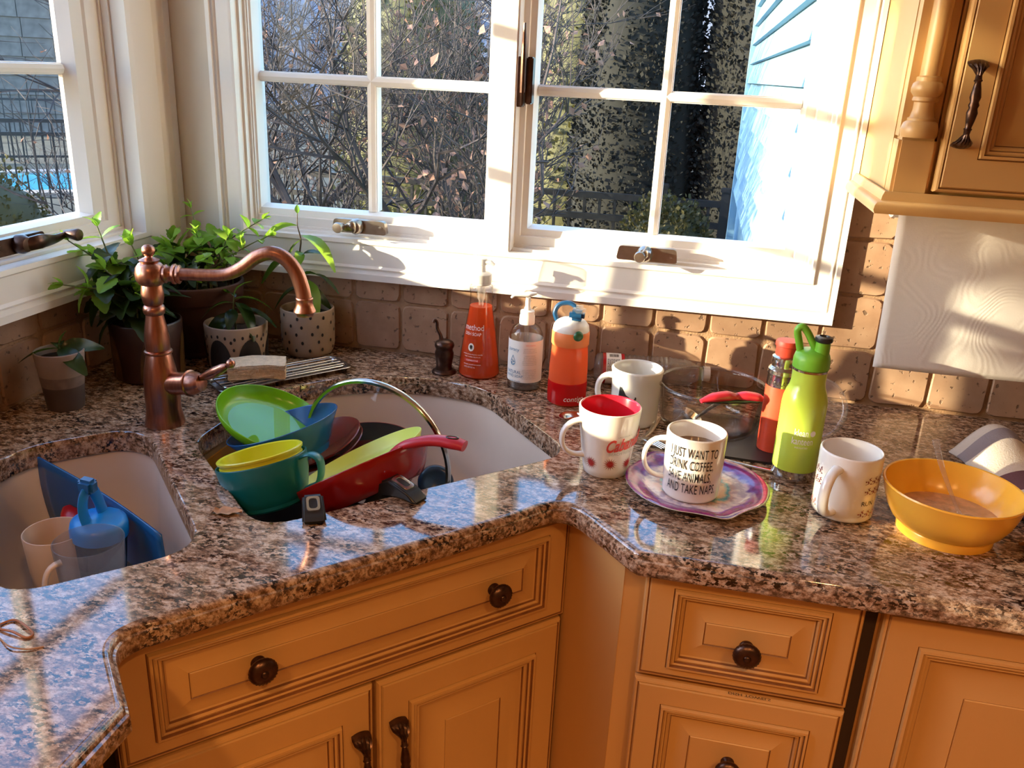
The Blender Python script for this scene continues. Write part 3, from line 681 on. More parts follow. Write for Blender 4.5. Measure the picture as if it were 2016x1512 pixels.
obj('door', panel_front(1.334, 1.78, 0.125, Z0 - 0.036, 0.044, 0.022, 0.018, 0.024), CP, rc, 25)
lc = base_cab('base_cabinet', 'antiqued cream base cabinet under the left granite run', (0.565, 0, -Z0), PI / 2)
bm = b6(-2.2, -1.09, 0, 0.02, 0.10, TOPZ); b6(-1.11, -1.091, 0.021, 0.5, 0.101, TOPZ - 0.001, 0, bm)
obj('carcass', bm, 'cabinet_paint', lc, 0)
obj('door', panel_front(-1.55, -1.10, 0.125, Z0 - 0.036, 0.044, 0.022, 0.018, 0.024), CP, lc, 25)

# wall cabinet on the right
UX0, UY = 1.3195, -0.285
uc = thing('wall_cabinet', 'antiqued cream wall cabinet with turned corner column and bronze pull', 'cabinet', (0, 0, 0.385))
uz = -0.385
bm = b6(UX0, UX0 + 0.018, UY + 0.042, -0.012, 0.0, 0.95); b6(UX0 + 0.019, 2.2, UY + 0.032, -0.012, 0.065, 0.083, 0, bm); b6(UX0 + 0.019, 2.2, UY + 0.032, -0.012, 0.932, 0.949, 0, bm)
b6(UX0 + 0.051, 2.2, UY + 0.012, UY + 0.03, 0.0, 0.95, 0, bm)
obj('carcass', bm, 'cabinet_paint', uc, 0)
# corner post: square block with a turned column above it
pb = box((UX0 + 0.025, UY + 0.021, 0.054), (0.050, 0.042, 0.10), 0.004); b6(UX0 + 0.001, UX0 + 0.0495, UY + 0.016, UY + 0.0415, 0.1045, 0.95, 0, pb)
po = obj('corner_post', pb, 'cabinet_paint', uc, 30)
colp = [(0.023, 0.104), (0.024, 0.108), (0.0245, 0.115), (0.022, 0.123), (0.018, 0.126), (0.018, 0.129), (0.0155, 0.131), (0.0135, 0.140), (0.0135, 0.150), (0.0165, 0.152), (0.0165, 0.155), (0.0155, 0.157), (0.0200, 0.163), (0.0205, 0.168), (0.0190, 0.174), (0.0160, 0.177), (0.0160, 0.182), (0.0128, 0.184), (0.0125, 0.40), (0.0120, 0.90)]
obj('turned_column', lathe(colp, 28, T=Matrix.Translation((UX0 + 0.024, UY + 0.006, 0))), 'cabinet_paint', po, 40)
ud = obj('door', panel_front(1.374, 1.80, 0.034, 0.92, 0.046, 0.022, 0.018, 0.022), CP, uc, 25); ud.location = (0, UY + 0.008, 0)
pull(ud, 1.394, 0.150, -0.019, 0.092)
def molding(path_prof, x0, x1, yb, yf):
    """light rail running round the left side and the front"""
    bm = bmesh.new(); rows = []
    for d, z in path_prof:
        rows.append([bm.verts.new(p) for p in ((x0 - d, yb, z), (x0 - d, yf - d, z), (x1, yf - d, z))])
    for A, B in zip(rows, rows[1:]):
        for i in range(2): bm.faces.new((A[i], B[i], B[i + 1], A[i + 1]))
    bmesh.ops.recalc_face_normals(bm, faces=bm.faces[:]); return bm
obj('light_rail', molding([(0, 0.030), (0.003, 0.030), (0.006, 0.024), (0.007, 0.018), (0.012, 0.016), (0.0155, 0.011), (0.0165, 0.005), (0.014, 0.0), (-0.012, 0.0), (-0.012, 0.03)], UX0 - 0.004, 2.2, -0.028, UY - 0.002), 'cabinet_paint', uc, 50)

# ceiling downlights of the room (behind and above the photographer)
def downlight(x, y, power, label):
    t = thing('recessed_downlight', label, 'light', (x, y, RH - Z0 - 0.02), group='ceiling downlights')
    obj('trim_ring', lathe([(0.085, 0.019), (0.085, 0.012), (0.07, 0.008), (0.06, 0.014), (0.058, 0.0195)], 28), 'lamp_trim', t)
    obj('lens', lathe([(0.0, 0.016), (0.058, 0.016)], 28), 'lamp_glow', t)
    ld = bpy.data.lights.new('downlight', 'AREA'); ld.shape = 'DISK'; ld.size = 0.11; ld.energy = power; ld.color = (1.0, 0.50, 0.17); ld.spread = math.radians(118)
    lo = bpy.data.objects.new('bulb', ld); C.objects.link(lo); lo.parent = t; lo.location = (0, 0, 0.004)
for x, y, p in ((1.75, -2.2, 17), (0.75, -2.35, 15), (2.6, -2.4, 13), (1.4, -3.1, 15)):
    downlight(x, y, p, 'round recessed ceiling downlight with white trim ring')

# ------------------------------------------------------------------ outdoors
GZ = -0.45
struct(obj('ground_lawn', b6(-40, 40, 0.19, 60, GZ - 0.2, GZ, bm=b6(-40, -0.19, -30, 0.19, GZ - 0.2, GZ)), 'lawn', None, 0))
hb = bmesh.new(); rows = []
for k in range(41):
    a = -0.35 + (PI + 0.2) * k / 40; R_ = 52; hgt = 7 + 1.5 * math.sin(k * 1.7) + 1.0 * math.sin(k * 3.1)
    rows.append([hb.verts.new((R_ * math.cos(a) * s_, R_ * math.sin(a) * s_, z)) for s_, z in ((0.8, GZ), (0.88, GZ + hgt * 0.6), (0.97, GZ + hgt), (1.1, GZ + hgt * 0.8))])
for A, B in zip(rows, rows[1:]):
    for i in range(3): hb.faces.new((A[i], B[i], B[i + 1], A[i + 1]))
bmesh.ops.recalc_face_normals(hb, faces=hb.faces[:])
struct(obj('wooded_hill', hb, 'hill', None, 60))

# neighbouring wing with lap siding, sunlit outside the right window
wing = thing('siding_wall', 'house wing clad in pale blue lap siding outside the right sash', 'wall', (1.302, 0.62, GZ - Z0)); wing['kind'] = 'structure'
for k in ('label', 'category'): del wing[k]
obj('wing_core', b6(0.006, 0.4, 0.0, 3.4, 0, 4.2), 'siding_paint', wing, 0)
bme = bmesh.new()
for p in [(0.004, 0.0), (-0.016, 0.0), (-0.004, 0.108), (0.004, 0.108)]: pass
sd = bpy.data.meshes.new('siding_board'); sv = [(0.006, 0, 0), (-0.030, 0, 0), (-0.004, 0, 0.112), (0.006, 0, 0.112), (0.006, 3.38, 0), (-0.030, 3.38, 0), (-0.004, 3.38, 0.112), (0.006, 3.38, 0.112)]
sd.from_pydata(sv, [], [(0, 1, 2, 3), (7, 6, 5, 4), (1, 5, 6, 2), (0, 4, 5, 1), (3, 2, 6, 7)]); sd.materials.append(M['siding_paint'])
for k in range(12, 38):
    o = bpy.data.objects.new('siding_board', sd); C.objects.link(o); o.parent = wing; o.location = (0, 0, 0.02 + 0.105 * k)
obj('corner_board', b6(-0.036, 0.03, 3.37, 3.46, 0, 4.2), 'siding_paint', wing, 0)

# black metal fence: rails plus every picket
def fence(p0, p1, hgt, label, pitch=0.1):
    d = Vector(p1) - Vector(p0); L = d.length; t = thing('metal_fence', label, 'fence', (p0[0], p0[1], GZ - Z0), math.atan2(d.y, d.x))
    for z in (hgt - 0.03, hgt - 0.17, 0.12): obj('rail', b6(0, L, -0.016, 0.016, z - 0.02, z + 0.02), 'fence_black', t, 0)
    me = bpy.data.meshes.new('picket'); bm = b6(-0.009, 0.009, -0.009, 0.009, 0.03, hgt - 0.03); bm.to_mesh(me); bm.free(); me.materials.append(M['fence_black'])
    pm = bpy.data.meshes.new('post'); bm = b6(-0.03, 0.03, -0.03, 0.03, 0, hgt + 0.05); box((0, 0, hgt + 0.06), (0.075, 0.075, 0.03), 0.006, bm); bm.to_mesh(pm); bm.free(); pm.materials.append(M['fence_black'])
    n = int(L / pitch)
    for i in range(1, n):
        post = i % 20 == 0
        o = bpy.data.objects.new('post' if post else 'picket', pm if post else me); C.objects.link(o); o.parent = t; o.location = (i * L / n, 0, 0)
    for x in (0.0, L):
        o = bpy.data.objects.new('post', pm); C.objects.link(o); o.parent = t; o.location = (x, 0, 0)
fence((-3.2, 4.25), (1.24, 4.15), 1.20, 'black metal picket fence behind the boxwood and bare shrub')
fence((-9.0, 4.6), (-4.6, 8.2), 1.20, 'black metal picket fence before the pool outside the left window')
fence((-15.0, 8.2), (-8.2, 13.8), 1.25, 'distant black metal picket fence on the far side of the pool', 0.13)

# trees: skeleton of tapering limbs joined into one wood mesh
class Wood:
    def __init__(s): s.v = []; s.f = []
    def seg(s, a, b, ra, rb, n=4):
        t = (b - a).normalized(); u = t.orthogonal().normalized(); w = t.cross(u); k = len(s.v)
        for p, r in ((a, ra), (b, rb)):
            for j in range(n): s.v.append(tuple(p + (u * math.cos(2 * PI * j / n) + w * math.sin(2 * PI * j / n)) * r))
        for j in range(n): s.f.append((k + j, k + (j + 1) % n, k + n + (j + 1) % n, k + n + j))
def grow(wd, tips, p, d, L, r, depth, rnd, spread=0.55, up=0.12, kids=(2, 4), keep=None):
    n = 3; q = p
    for i in range(n):
        d = (d + Vector((rnd.gauss(0, 0.16), rnd.gauss(0, 0.16), rnd.gauss(0, 0.12) + up * 0.3))).normalized(); e = q + d * (L / n)
        if keep and not keep(e): return
        wd.seg(q, e, r * (1 - 0.22 * i), r * (1 - 0.22 * (i + 1)), 5 if r > 0.012 else 3); q = e
        if depth > 0 and i > 0:
            for _ in range(rnd.randint(*kids)):
                nd = (d + Vector((rnd.gauss(0, spread), rnd.gauss(0, spread), rnd.gauss(0.1, spread * 0.8)))).normalized()
                grow(wd, tips, q, nd, L * rnd.uniform(0.5, 0.75), r * 0.5, depth - 1, rnd, spread, up, kids, keep)
    if depth <= 1: tips.append((q, d))
def leaf_cloud(tips, n, size, rnd, jitter=0.03):
    v = []; f = []
    for _ in range(n):
        p, d = rnd.choice(tips); p = p + Vector((rnd.gauss(0, jitter), rnd.gauss(0, jitter), rnd.gauss(-0.02, jitter))); s = size * rnd.uniform(0.5, 1.3)
        a = Vector((rnd.gauss(0, 1), rnd.gauss(0, 1), rnd.gauss(-0.8, 0.6))).normalized(); b = a.orthogonal().normalized(); b.rotate(Quaternion(a, rnd.uniform(0, 6.28))); c = a.cross(b)
        k = len(v); v += [tuple(p), tuple(p + a * s * 0.5 + b * s * 0.34 + c * s * 0.1), tuple(p + a * s), tuple(p + a * s * 0.5 - b * s * 0.34 + c * s * 0.12)]; f.append((k, k + 1, k + 2, k + 3))
    return v, f
def bare_tree(name, label, x, y, stems, L, r, depth, seed, nleaf, lsize, lean=(0, 0), group=None, bark='bark', kids=(2, 4), spread=0.55, keep=None):
    rnd = random.Random(seed); t = thing(name, label, 'tree' if L > 1.6 else 'shrub', (x, y, GZ - Z0), group=group); wd = Wood(); tips = []
    for i in range(stems):
        a = 2 * PI * i / stems + rnd.uniform(-0.3, 0.3); d = Vector((0.32 * math.cos(a) + lean[0], 0.32 * math.sin(a) + lean[1], 1)).normalized()
        grow(wd, tips, Vector((0.08 * math.cos(a), 0.08 * math.sin(a), -0.02)), d, L * rnd.uniform(0.85, 1.15), r * rnd.uniform(0.8, 1.1), depth, rnd, kids=kids, spread=spread, keep=(lambda e: keep(e.x + x, e.y + y, e.z + GZ)) if keep else None)
    o = pyobj('branches', wd.v, wd.f, bark, t); tag(o, kind='stuff')
    if nleaf:
        v, f = leaf_cloud(tips, nleaf, lsize, rnd); o = pyobj('withered_leaves', v, f, 'dry_leaf', t); tag(o, kind='stuff')
bare_tree('bare_shrub', 'leafless multi-stemmed shrub with withered leaves right outside the left sash', -0.42, 2.6, 6, 1.25, 0.034, 4, 3, 300, 0.042, (0.0, 0.0), kids=(2, 3), keep=lambda a, b, c: b > 0.9 and a < 0.35 + 0.22 * (c - 0.6) and b < 4.0)
bare_tree('bare_shrub', 'leafless dense shrub with pinkish withered leaves in front of the conifer hedge', 0.16, 3.0, 5, 1.15, 0.030, 4, 11, 520, 0.044, (0.03, 0.0), kids=(2, 4), keep=lambda a, b, c: b > 1.2 and a < 0.36 + 0.26 * (c - 0.6) and b < 4.0)
bare_tree('bare_shrub', 'leafless shrub with many fine grey twigs behind the window corner', -1.5, 2.9, 5, 1.2, 0.028, 4, 5, 200, 0.042, (0.0, 0.0), kids=(2, 3), keep=lambda a, b, c: b > 1.0 and b < 4.0)
bare_tree('bare_shrub', 'leafless shrub on the lawn beside the house corner', -2.9, 0.15, 5, 1.2, 0.03, 3, 8, 300, 0.09, (0.0, 0.0), kids=(2, 4), keep=lambda a, b, c: -0.75 < b < 1.35 and a < -1.8 and c < 2.3)
for i, (x, y, s_) in enumerate(((-2.0, 14, 1), (3.6, 17, 2), (-7.2, 18.5, 3), (-15.5, 22, 4))):
    bare_tree('bare_tree', 'tall grey leafless tree far beyond the garden fence', x, y, 3, 2.6, 0.07, 3, 20 + s_, 0, 0.05, group='leafless trees beyond the fence', bark='bark_grey')
# evergreen hedge columns
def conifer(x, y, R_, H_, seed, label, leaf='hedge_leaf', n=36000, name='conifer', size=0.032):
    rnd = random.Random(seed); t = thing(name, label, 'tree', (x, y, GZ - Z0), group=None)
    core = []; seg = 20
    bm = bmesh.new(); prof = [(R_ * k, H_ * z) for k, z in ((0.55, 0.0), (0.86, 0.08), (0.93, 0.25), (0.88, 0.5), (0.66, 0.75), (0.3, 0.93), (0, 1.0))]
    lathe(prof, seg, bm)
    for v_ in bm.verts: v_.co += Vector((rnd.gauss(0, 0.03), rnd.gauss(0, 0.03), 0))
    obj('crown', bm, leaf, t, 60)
    v = []; f = []
    for _ in range(n):
        h = rnd.random() ** 0.8; z = H_ * h; rr = R_ * (0.93 if h < 0.3 else 0.93 * max(0.02, (1 - ((h - 0.3) / 0.72) ** 1.8))) * rnd.uniform(0.9, 1.12)
        a = rnd.uniform(0, 2 * PI); p = Vector((rr * math.cos(a), rr * math.sin(a), z)); out = Vector((math.cos(a), math.sin(a), 0.9)).normalized()
        out = (out + Vector((rnd.gauss(0, 0.4), rnd.gauss(0, 0.4), rnd.gauss(0, 0.4)))).normalized(); b = out.orthogonal().normalized(); b.rotate(Quaternion(out, rnd.uniform(0, 6.28))); s = size * rnd.uniform(0.5, 1.5)
        k = len(v); v += [tuple(p), tuple(p + out * s * 0.5 + b * s * 0.35), tuple(p + out * s), tuple(p + out * s * 0.5 - b * s * 0.35)]; f.append((k, k + 1, k + 2, k + 3))
    o = pyobj('sprays', v, f, leaf, t); tag(o, kind='stuff')
    obj('trunk', lathe([(0.09, -0.02), (0.07, H_ * 0.3)], 10), 'bark', t)
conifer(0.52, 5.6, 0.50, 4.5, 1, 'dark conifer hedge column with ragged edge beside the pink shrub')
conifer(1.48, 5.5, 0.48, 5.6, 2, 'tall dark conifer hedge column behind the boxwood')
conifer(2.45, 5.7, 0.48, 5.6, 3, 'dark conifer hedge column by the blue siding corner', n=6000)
conifer(-0.15, 7.6, 0.75, 4.3, 4, 'olive green conifer standing behind the twigs of the shrub', 'olive_leaf', 9000, size=0.06)
conifer(-2.4, 8.8, 0.9, 4.0, 6, 'broad olive conifer far behind the leafless shrub', 'olive_leaf', 9000, size=0.07)
def bush(x, y, rx, ry, h, seed, label, leaf='box_leaf', n=12000, size=0.026):
    rnd = random.Random(seed); t = thing('boxwood_bush', label, 'bush', (x, y, GZ - Z0)); bm = bmesh.new()
    lathe([(0.7, 0.0), (0.95, 0.25), (0.98, 0.6), (0.8, 0.88), (0.4, 0.97), (0, 0.99)], 24, bm)
    for v_ in bm.verts: v_.co = Vector((v_.co.x * rx, v_.co.y * ry, v_.co.z * h))
    obj('crown', bm, leaf, t, 60); v = []; f = []
    for _ in range(n):
        a = rnd.uniform(0, 2 * PI); e = math.asin(rnd.uniform(0, 1)); out = Vector((math.cos(a) * math.cos(e), math.sin(a) * math.cos(e), math.sin(e)))
        k2 = rnd.uniform(0.92, 1.08) * (1 + 0.06 * math.sin(7 * a) * math.cos(3 * e)); p = Vector((out.x * rx * k2, out.y * ry * k2, h * (0.45 + 0.55 * out.z) * k2))
        d = (out + Vector((rnd.gauss(0, 0.6), rnd.gauss(0, 0.6), rnd.gauss(0.3, 0.5)))).normalized(); b = d.orthogonal().normalized(); b.rotate(Quaternion(d, rnd.uniform(0, 6.28))); s = size * rnd.uniform(0.6, 1.4)
        k = len(v); v += [tuple(p), tuple(p + d * s * 0.5 + b * s * 0.4), tuple(p + d * s), tuple(p + d * s * 0.5 - b * s * 0.4)]; f.append((k, k + 1, k + 2, k + 3))
    o = pyobj('leaves', v, f, leaf, t); tag(o, kind='stuff')
bush(0.90, 3.45, 0.34, 0.40, 1.17, 1, 'clipped olive boxwood bush in front of the black fence')
bush(-2.75, 2.15, 0.55, 0.55, 1.33, 2, 'broad olive boxwood bush outside the left window', n=12000)
# pool and grey shingled shed outside the left window
pool = thing('swimming_pool', 'blue garden pool with stone coping beyond the left fence', 'pool', (-9.4, 9.2, GZ - Z0), 0.68)
obj('water', b6(-3.2, 3.2, -1.1, 1.1, 0.0, 0.03), 'pool_water', pool, 0)
cb = b6(-3.5, 3.5, -1.4, -1.1, 0, 0.06); b6(-3.5, 3.5, 1.1, 1.4, 0, 0.06, 0, cb); b6(-3.5, -3.2, -1.1, 1.1, 0, 0.06, 0, cb); b6(3.2, 3.5, -1.1, 1.1, 0, 0.06, 0, cb)
obj('coping', cb, 'stone', pool, 0)
shed = thing('garden_shed', 'grey shingled pool house far outside the left window', 'shed', (-13.9, 17.2, GZ - Z0), 0.677)
obj('wall', b6(-3.4, 0.0, 0.02, 2.6, 0, 5.2), 'shingle', shed, 0)
shm = bpy.data.meshes.new('shingle'); bm = bmesh.new()
for vv in [(0, 0.03, 0), (0.655, 0.03, 0), (0.655, -0.025, 0), (0, -0.025, 0), (0, 0.03, 0.45), (0.655, 0.03, 0.45), (0.655, 0.008, 0.45), (0, 0.008, 0.45)]: bm.verts.new(vv)
bm.verts.ensure_lookup_table()
for q in ((3, 2, 6, 7), (0, 3, 7, 4), (2, 1, 5, 6), (0, 1, 2, 3), (7, 6, 5, 4)): bm.faces.new([bm.verts[i] for i in q])
bm.to_mesh(shm); bm.free(); shm.materials.append(M['shingle'])
for r_ in range(12):
    for c_ in range(5):
        o = bpy.data.objects.new('shingle', shm); C.objects.link(o); o.parent = shed; o.location = (-3.35 + 0.67 * c_ + (0.0 if r_ % 2 else -0.05), random.uniform(-0.006, 0.0), 0.05 + 0.42 * r_)
# unseen tree, added so its crown blocks sun from the left window's far sash
bare_tree('sun_block_tree', 'unseen tree added left of the house to block sun from the far sash', -4.6, -4.6, 3, 2.2, 0.10, 2, 77, 0, 0.1)
crn = bpy.data.objects['sun_block_tree']; rnd = random.Random(5); v = []; f = []
for _ in range(9000):
    a = rnd.uniform(0, 2 * PI); rr = math.sqrt(rnd.random()) * 1.75; hh = rnd.uniform(0, 1); z = 2.75 + hh * 2.6; rr *= (1 - (2 * hh - 0.75) ** 2 * 0.45)
    p = Vector((rr * math.cos(a), rr * math.sin(a), z)); d = Vector((rnd.gauss(0, 1), rnd.gauss(0, 1), rnd.gauss(0, 1))).normalized(); b = d.orthogonal().normalized(); s = 0.17
    k = len(v); v += [tuple(p), tuple(p + d * s * 0.5 + b * s * 0.4), tuple(p + d * s), tuple(p + d * s * 0.5 - b * s * 0.4)]; f.append((k, k + 1, k + 2, k + 3))
o = pyobj('sun_block_foliage', v, f, 'olive_leaf', crn); tag(o, kind='stuff')

# ------------------------------------------------------------------ things on the worktop: mugs
def wallprof(pts, th, floor=0.004):
    """closed vessel section: outside going up, rim, inside going down"""
    o = pts; top = o[-1]
    inner = [(max(0.001, r - th), z) for r, z in reversed(o) if z > floor + 0.002]
    rim = [(top[0] - th * 0.15, top[1] + th * 0.35), (top[0] - th * 0.5, top[1] + th * 0.5), (top[0] - th * 0.85, top[1] + th * 0.35)]
    return [(0, o[0][1])] + o + rim + inner + [(inner[-1][0] * 0.92, floor), (0, floor)]
def vessel(name, pts, th, m, parent, floor=0.004, seg=40, inner_m=None):
    bm = lathe(wallprof(pts, th, floor), seg)
    if inner_m:
        n_out = len(pts) + 2
        for k, f_ in enumerate(bm.faces):
            pass
        prof = wallprof(pts, th, floor)
        for f_ in bm.faces:
            c = f_.calc_center_median(); r = math.hypot(c.x, c.y)
            ro = None
            for (r0, z0), (r1, z1) in zip(pts, pts[1:]):
                if z0 <= c.z <= z1: ro = r0 + (r1 - r0) * (c.z - z0) / max(1e-6, z1 - z0)
            if ro is None: ro = pts[-1][0] if c.z > pts[-1][1] else 0
            if (c.z > floor - 0.0005) and (r < ro - th * 0.45): f_.material_index = 1
        return obj(name, bm, [m, inner_m], parent, 45)
    return obj(name, bm, m, parent, 45)
def mug_handle(parent, m, r, z0, z1, out, ang, w=0.0055, flat=0.62, name='handle'):
    d = Vector((math.cos(ang), math.sin(ang), 0)); P = []
    for k in range(15):
        t = k / 14; a = -PI / 2 + PI * t
        P.append(d * (r - 0.002 + (out) * math.cos(a) ** 0.75 if abs(math.cos(a)) > 1e-6 else r - 0.002) + Vector((0, 0, (z0 + z1) / 2 + (z1 - z0) / 2 * math.sin(a))))
    P[0] = d * (r - 0.003) + Vector((0, 0, z0)); P[-1] = d * (r - 0.003) + Vector((0, 0, z1))
    return obj(name, tube(P, [w * 1.15] + [w] * 13 + [w * 1.15], 12, flat=flat, up=(0, 0, 1)), m, parent, 60)
def toward_cam(x, y): return math.atan2(-1.604 - y, 1.055 - x)

# white mug with hand-lettered quote, on the purple plate
mx_, my_ = 1.0925, -0.488
g = thing('coffee_mug', 'white coffee mug with tall black hand lettering standing on the purple plate', 'mug', (mx_, my_, 0.0072))
body = vessel('body', [(0.034, 0.0), (0.0375, 0.002), (0.0395, 0.006), (0.0405, 0.05), (0.0410, 0.092)], 0.0042, 'mug_white', g)
mug_handle(g, 'mug_white', 0.0405, 0.022, 0.080, 0.030, PI + 0.12)
obj('coffee', lathe([(0, 0.070), (0.0362, 0.070)], 32), 'coffee', g)
ta = toward_cam(mx_, my_) - 0.33
for i, ln in enumerate(('I JUST WANT TO', 'DRINK COFFEE,', 'SAVE ANIMALS,', 'AND TAKE NAPS.')):
    wrap_text('lettering', ln, 0.0192, 0.0406, ta - 0.53, 0.0690 - 0.0172 * i, 'print_black', body, xs=0.45, align='LEFT', slope=0.009, off=0.0007, bold=0.0001, spacing=1.06)
# tall tapered mug with red inside
rx_, ry_ = 0.968, -0.437
g = thing('latte_mug', 'tapered white mug with bright red inside and red starbursts at its foot', 'mug', (rx_, ry_, 0))
rp = [(0.030, 0.0), (0.0325, 0.002), (0.0345, 0.012), (0.0385, 0.040), (0.0425, 0.070), (0.0455, 0.1015)]
body = vessel('body', rp, 0.0040, 'mug_white', g, inner_m='mug_red')
mug_handle(g, 'mug_white', 0.038, 0.028, 0.083, 0.034, PI + 0.42, 0.0062)
ta = toward_cam(rx_, ry_)
wrap_text('lettering', 'CabanaBay', 0.0270, 0.0412, ta - 0.06, 0.046, 'print_coral', body, xs=0.62, shear=0.35, slope=0.13, rise=0.16, align='LEFT', bold=0.0007)
wrap_text('lettering', 'BEACH RESORT', 0.0062, 0.0408, ta + 0.62, 0.0430, 'print_grey', body, slope=0.13, rise=0.10)
wrap_text('lettering', "UNIVERSAL'S", 0.0040, 0.0440, ta + 0.60, 0.0705, 'print_grey', body, slope=0.13, rise=0.10)
sb = bmesh.new()
for k in range(7):
    a = ta - 0.62 + k * 0.80; zc = 0.024 + (0.002 if k % 2 else 0.0)
    st = []
    for i in range(32):
        q = 2 * PI * i / 32; rr = 0.0108 if i % 2 else 0.0040
        st.append((rr * math.cos(q), rr * math.sin(q)))
    for i in range(32): wrap_poly(sb, [(0, 0), st[i], st[(i + 1) % 32]], 0.0362, a, zc, slope=0.14, off=0.0007)
obj('starbursts', sb, 'print_red', body, 0)
# thick pale mug with cat silhouette
cx_, cy_ = 0.992, -0.228
g = thing('diner_mug', 'thick pale grey mug with black cat silhouette behind the red-lined mug', 'mug', (cx_, cy_, 0))
body = vessel('body', [(0.036, 0.0), (0.039, 0.003), (0.0405, 0.012), (0.0405, 0.05), (0.0415, 0.08), (0.0435, 0.094)], 0.0062, 'mug_grey', g)
mug_handle(g, 'mug_white', 0.0405, 0.024, 0.078, 0.026, PI - 0.05, 0.0072, 0.7)
cat = [(0.0, 0.004), (0.002, 0.0), (0.012, -0.001), (0.022, -0.001), (0.028, 0.0), (0.0315, 0.003), (0.0315, 0.007), (0.0295, 0.008), (0.0290, 0.006), (0.0280, 0.003), (0.024, 0.0025), (0.016, 0.006), (0.009, 0.010), (0.0065, 0.014), (0.0066, 0.019), (0.0055, 0.0215), (0.0045, 0.0195), (0.0025, 0.0195), (0.0012, 0.0212), (0.0008, 0.016)]
cb = bmesh.new(); wrap_poly(cb, cat, 0.0408, toward_cam(cx_, cy_) - 0.72, 0.050, off=0.0006); tri_fix(cb)
obj('cat_silhouette', cb, 'print_black', body, 0)
# mug with brown squiggles
gx_, gy_ = 1.2985, -0.468
g = thing('squiggle_mug', 'white mug with brown running squiggle print between green bottle and yellow bowl', 'mug', (gx_, gy_, 0))
body = vessel('body', [(0.0345, 0.0), (0.038, 0.0015), (0.0402, 0.005), (0.0408, 0.05), (0.0412, 0.0915)], 0.0040, 'mug_white', g)
ta = toward_cam(gx_, gy_)
mug_handle(g, 'mug_white', 0.0402, 0.014, 0.076, 0.033, ta - 0.34, 0.0075, 0.72)
q = bmesh.new()
for a_off in (0.72, 0.97, 1.22, 1.47, -0.98, -1.22):
    for rowi, zc in enumerate((0.064, 0.049, 0.016)):
        ang = ta + a_off + (0.04 if rowi == 1 else -0.03 * rowi)
        pts_ = catmull([(-0.004, -0.004, 0), (0.0, -0.002, 0), (-0.001, 0.001, 0), (0.003, 0.002, 0), (0.0005, 0.004, 0), (0.003, 0.006, 0)], 3)
        for (p0, p1) in zip(pts_, pts_[1:]):
            dx = 0.0009; wrap_poly(q, [(p0.x - dx, p0.y - dx * 0.4), (p1.x - dx, p1.y), (p1.x + dx, p1.y + dx * 0.4), (p0.x + dx, p0.y)], 0.0408, ang, zc, off=0.0007)
        for px, py in ((-0.004, 0.0005), (0.0035, -0.003)): wrap_poly(q, ellipse(0.0012, 0.0010, 8, px, py), 0.0408, ang, zc, off=0.0008)
obj('squiggle_print', q, 'print_brown', body, 0)
wrap_text('lettering', 'RUN', 0.0095, 0.0408, ta + 0.60, 0.0285, 'print_black', body, align='LEFT')

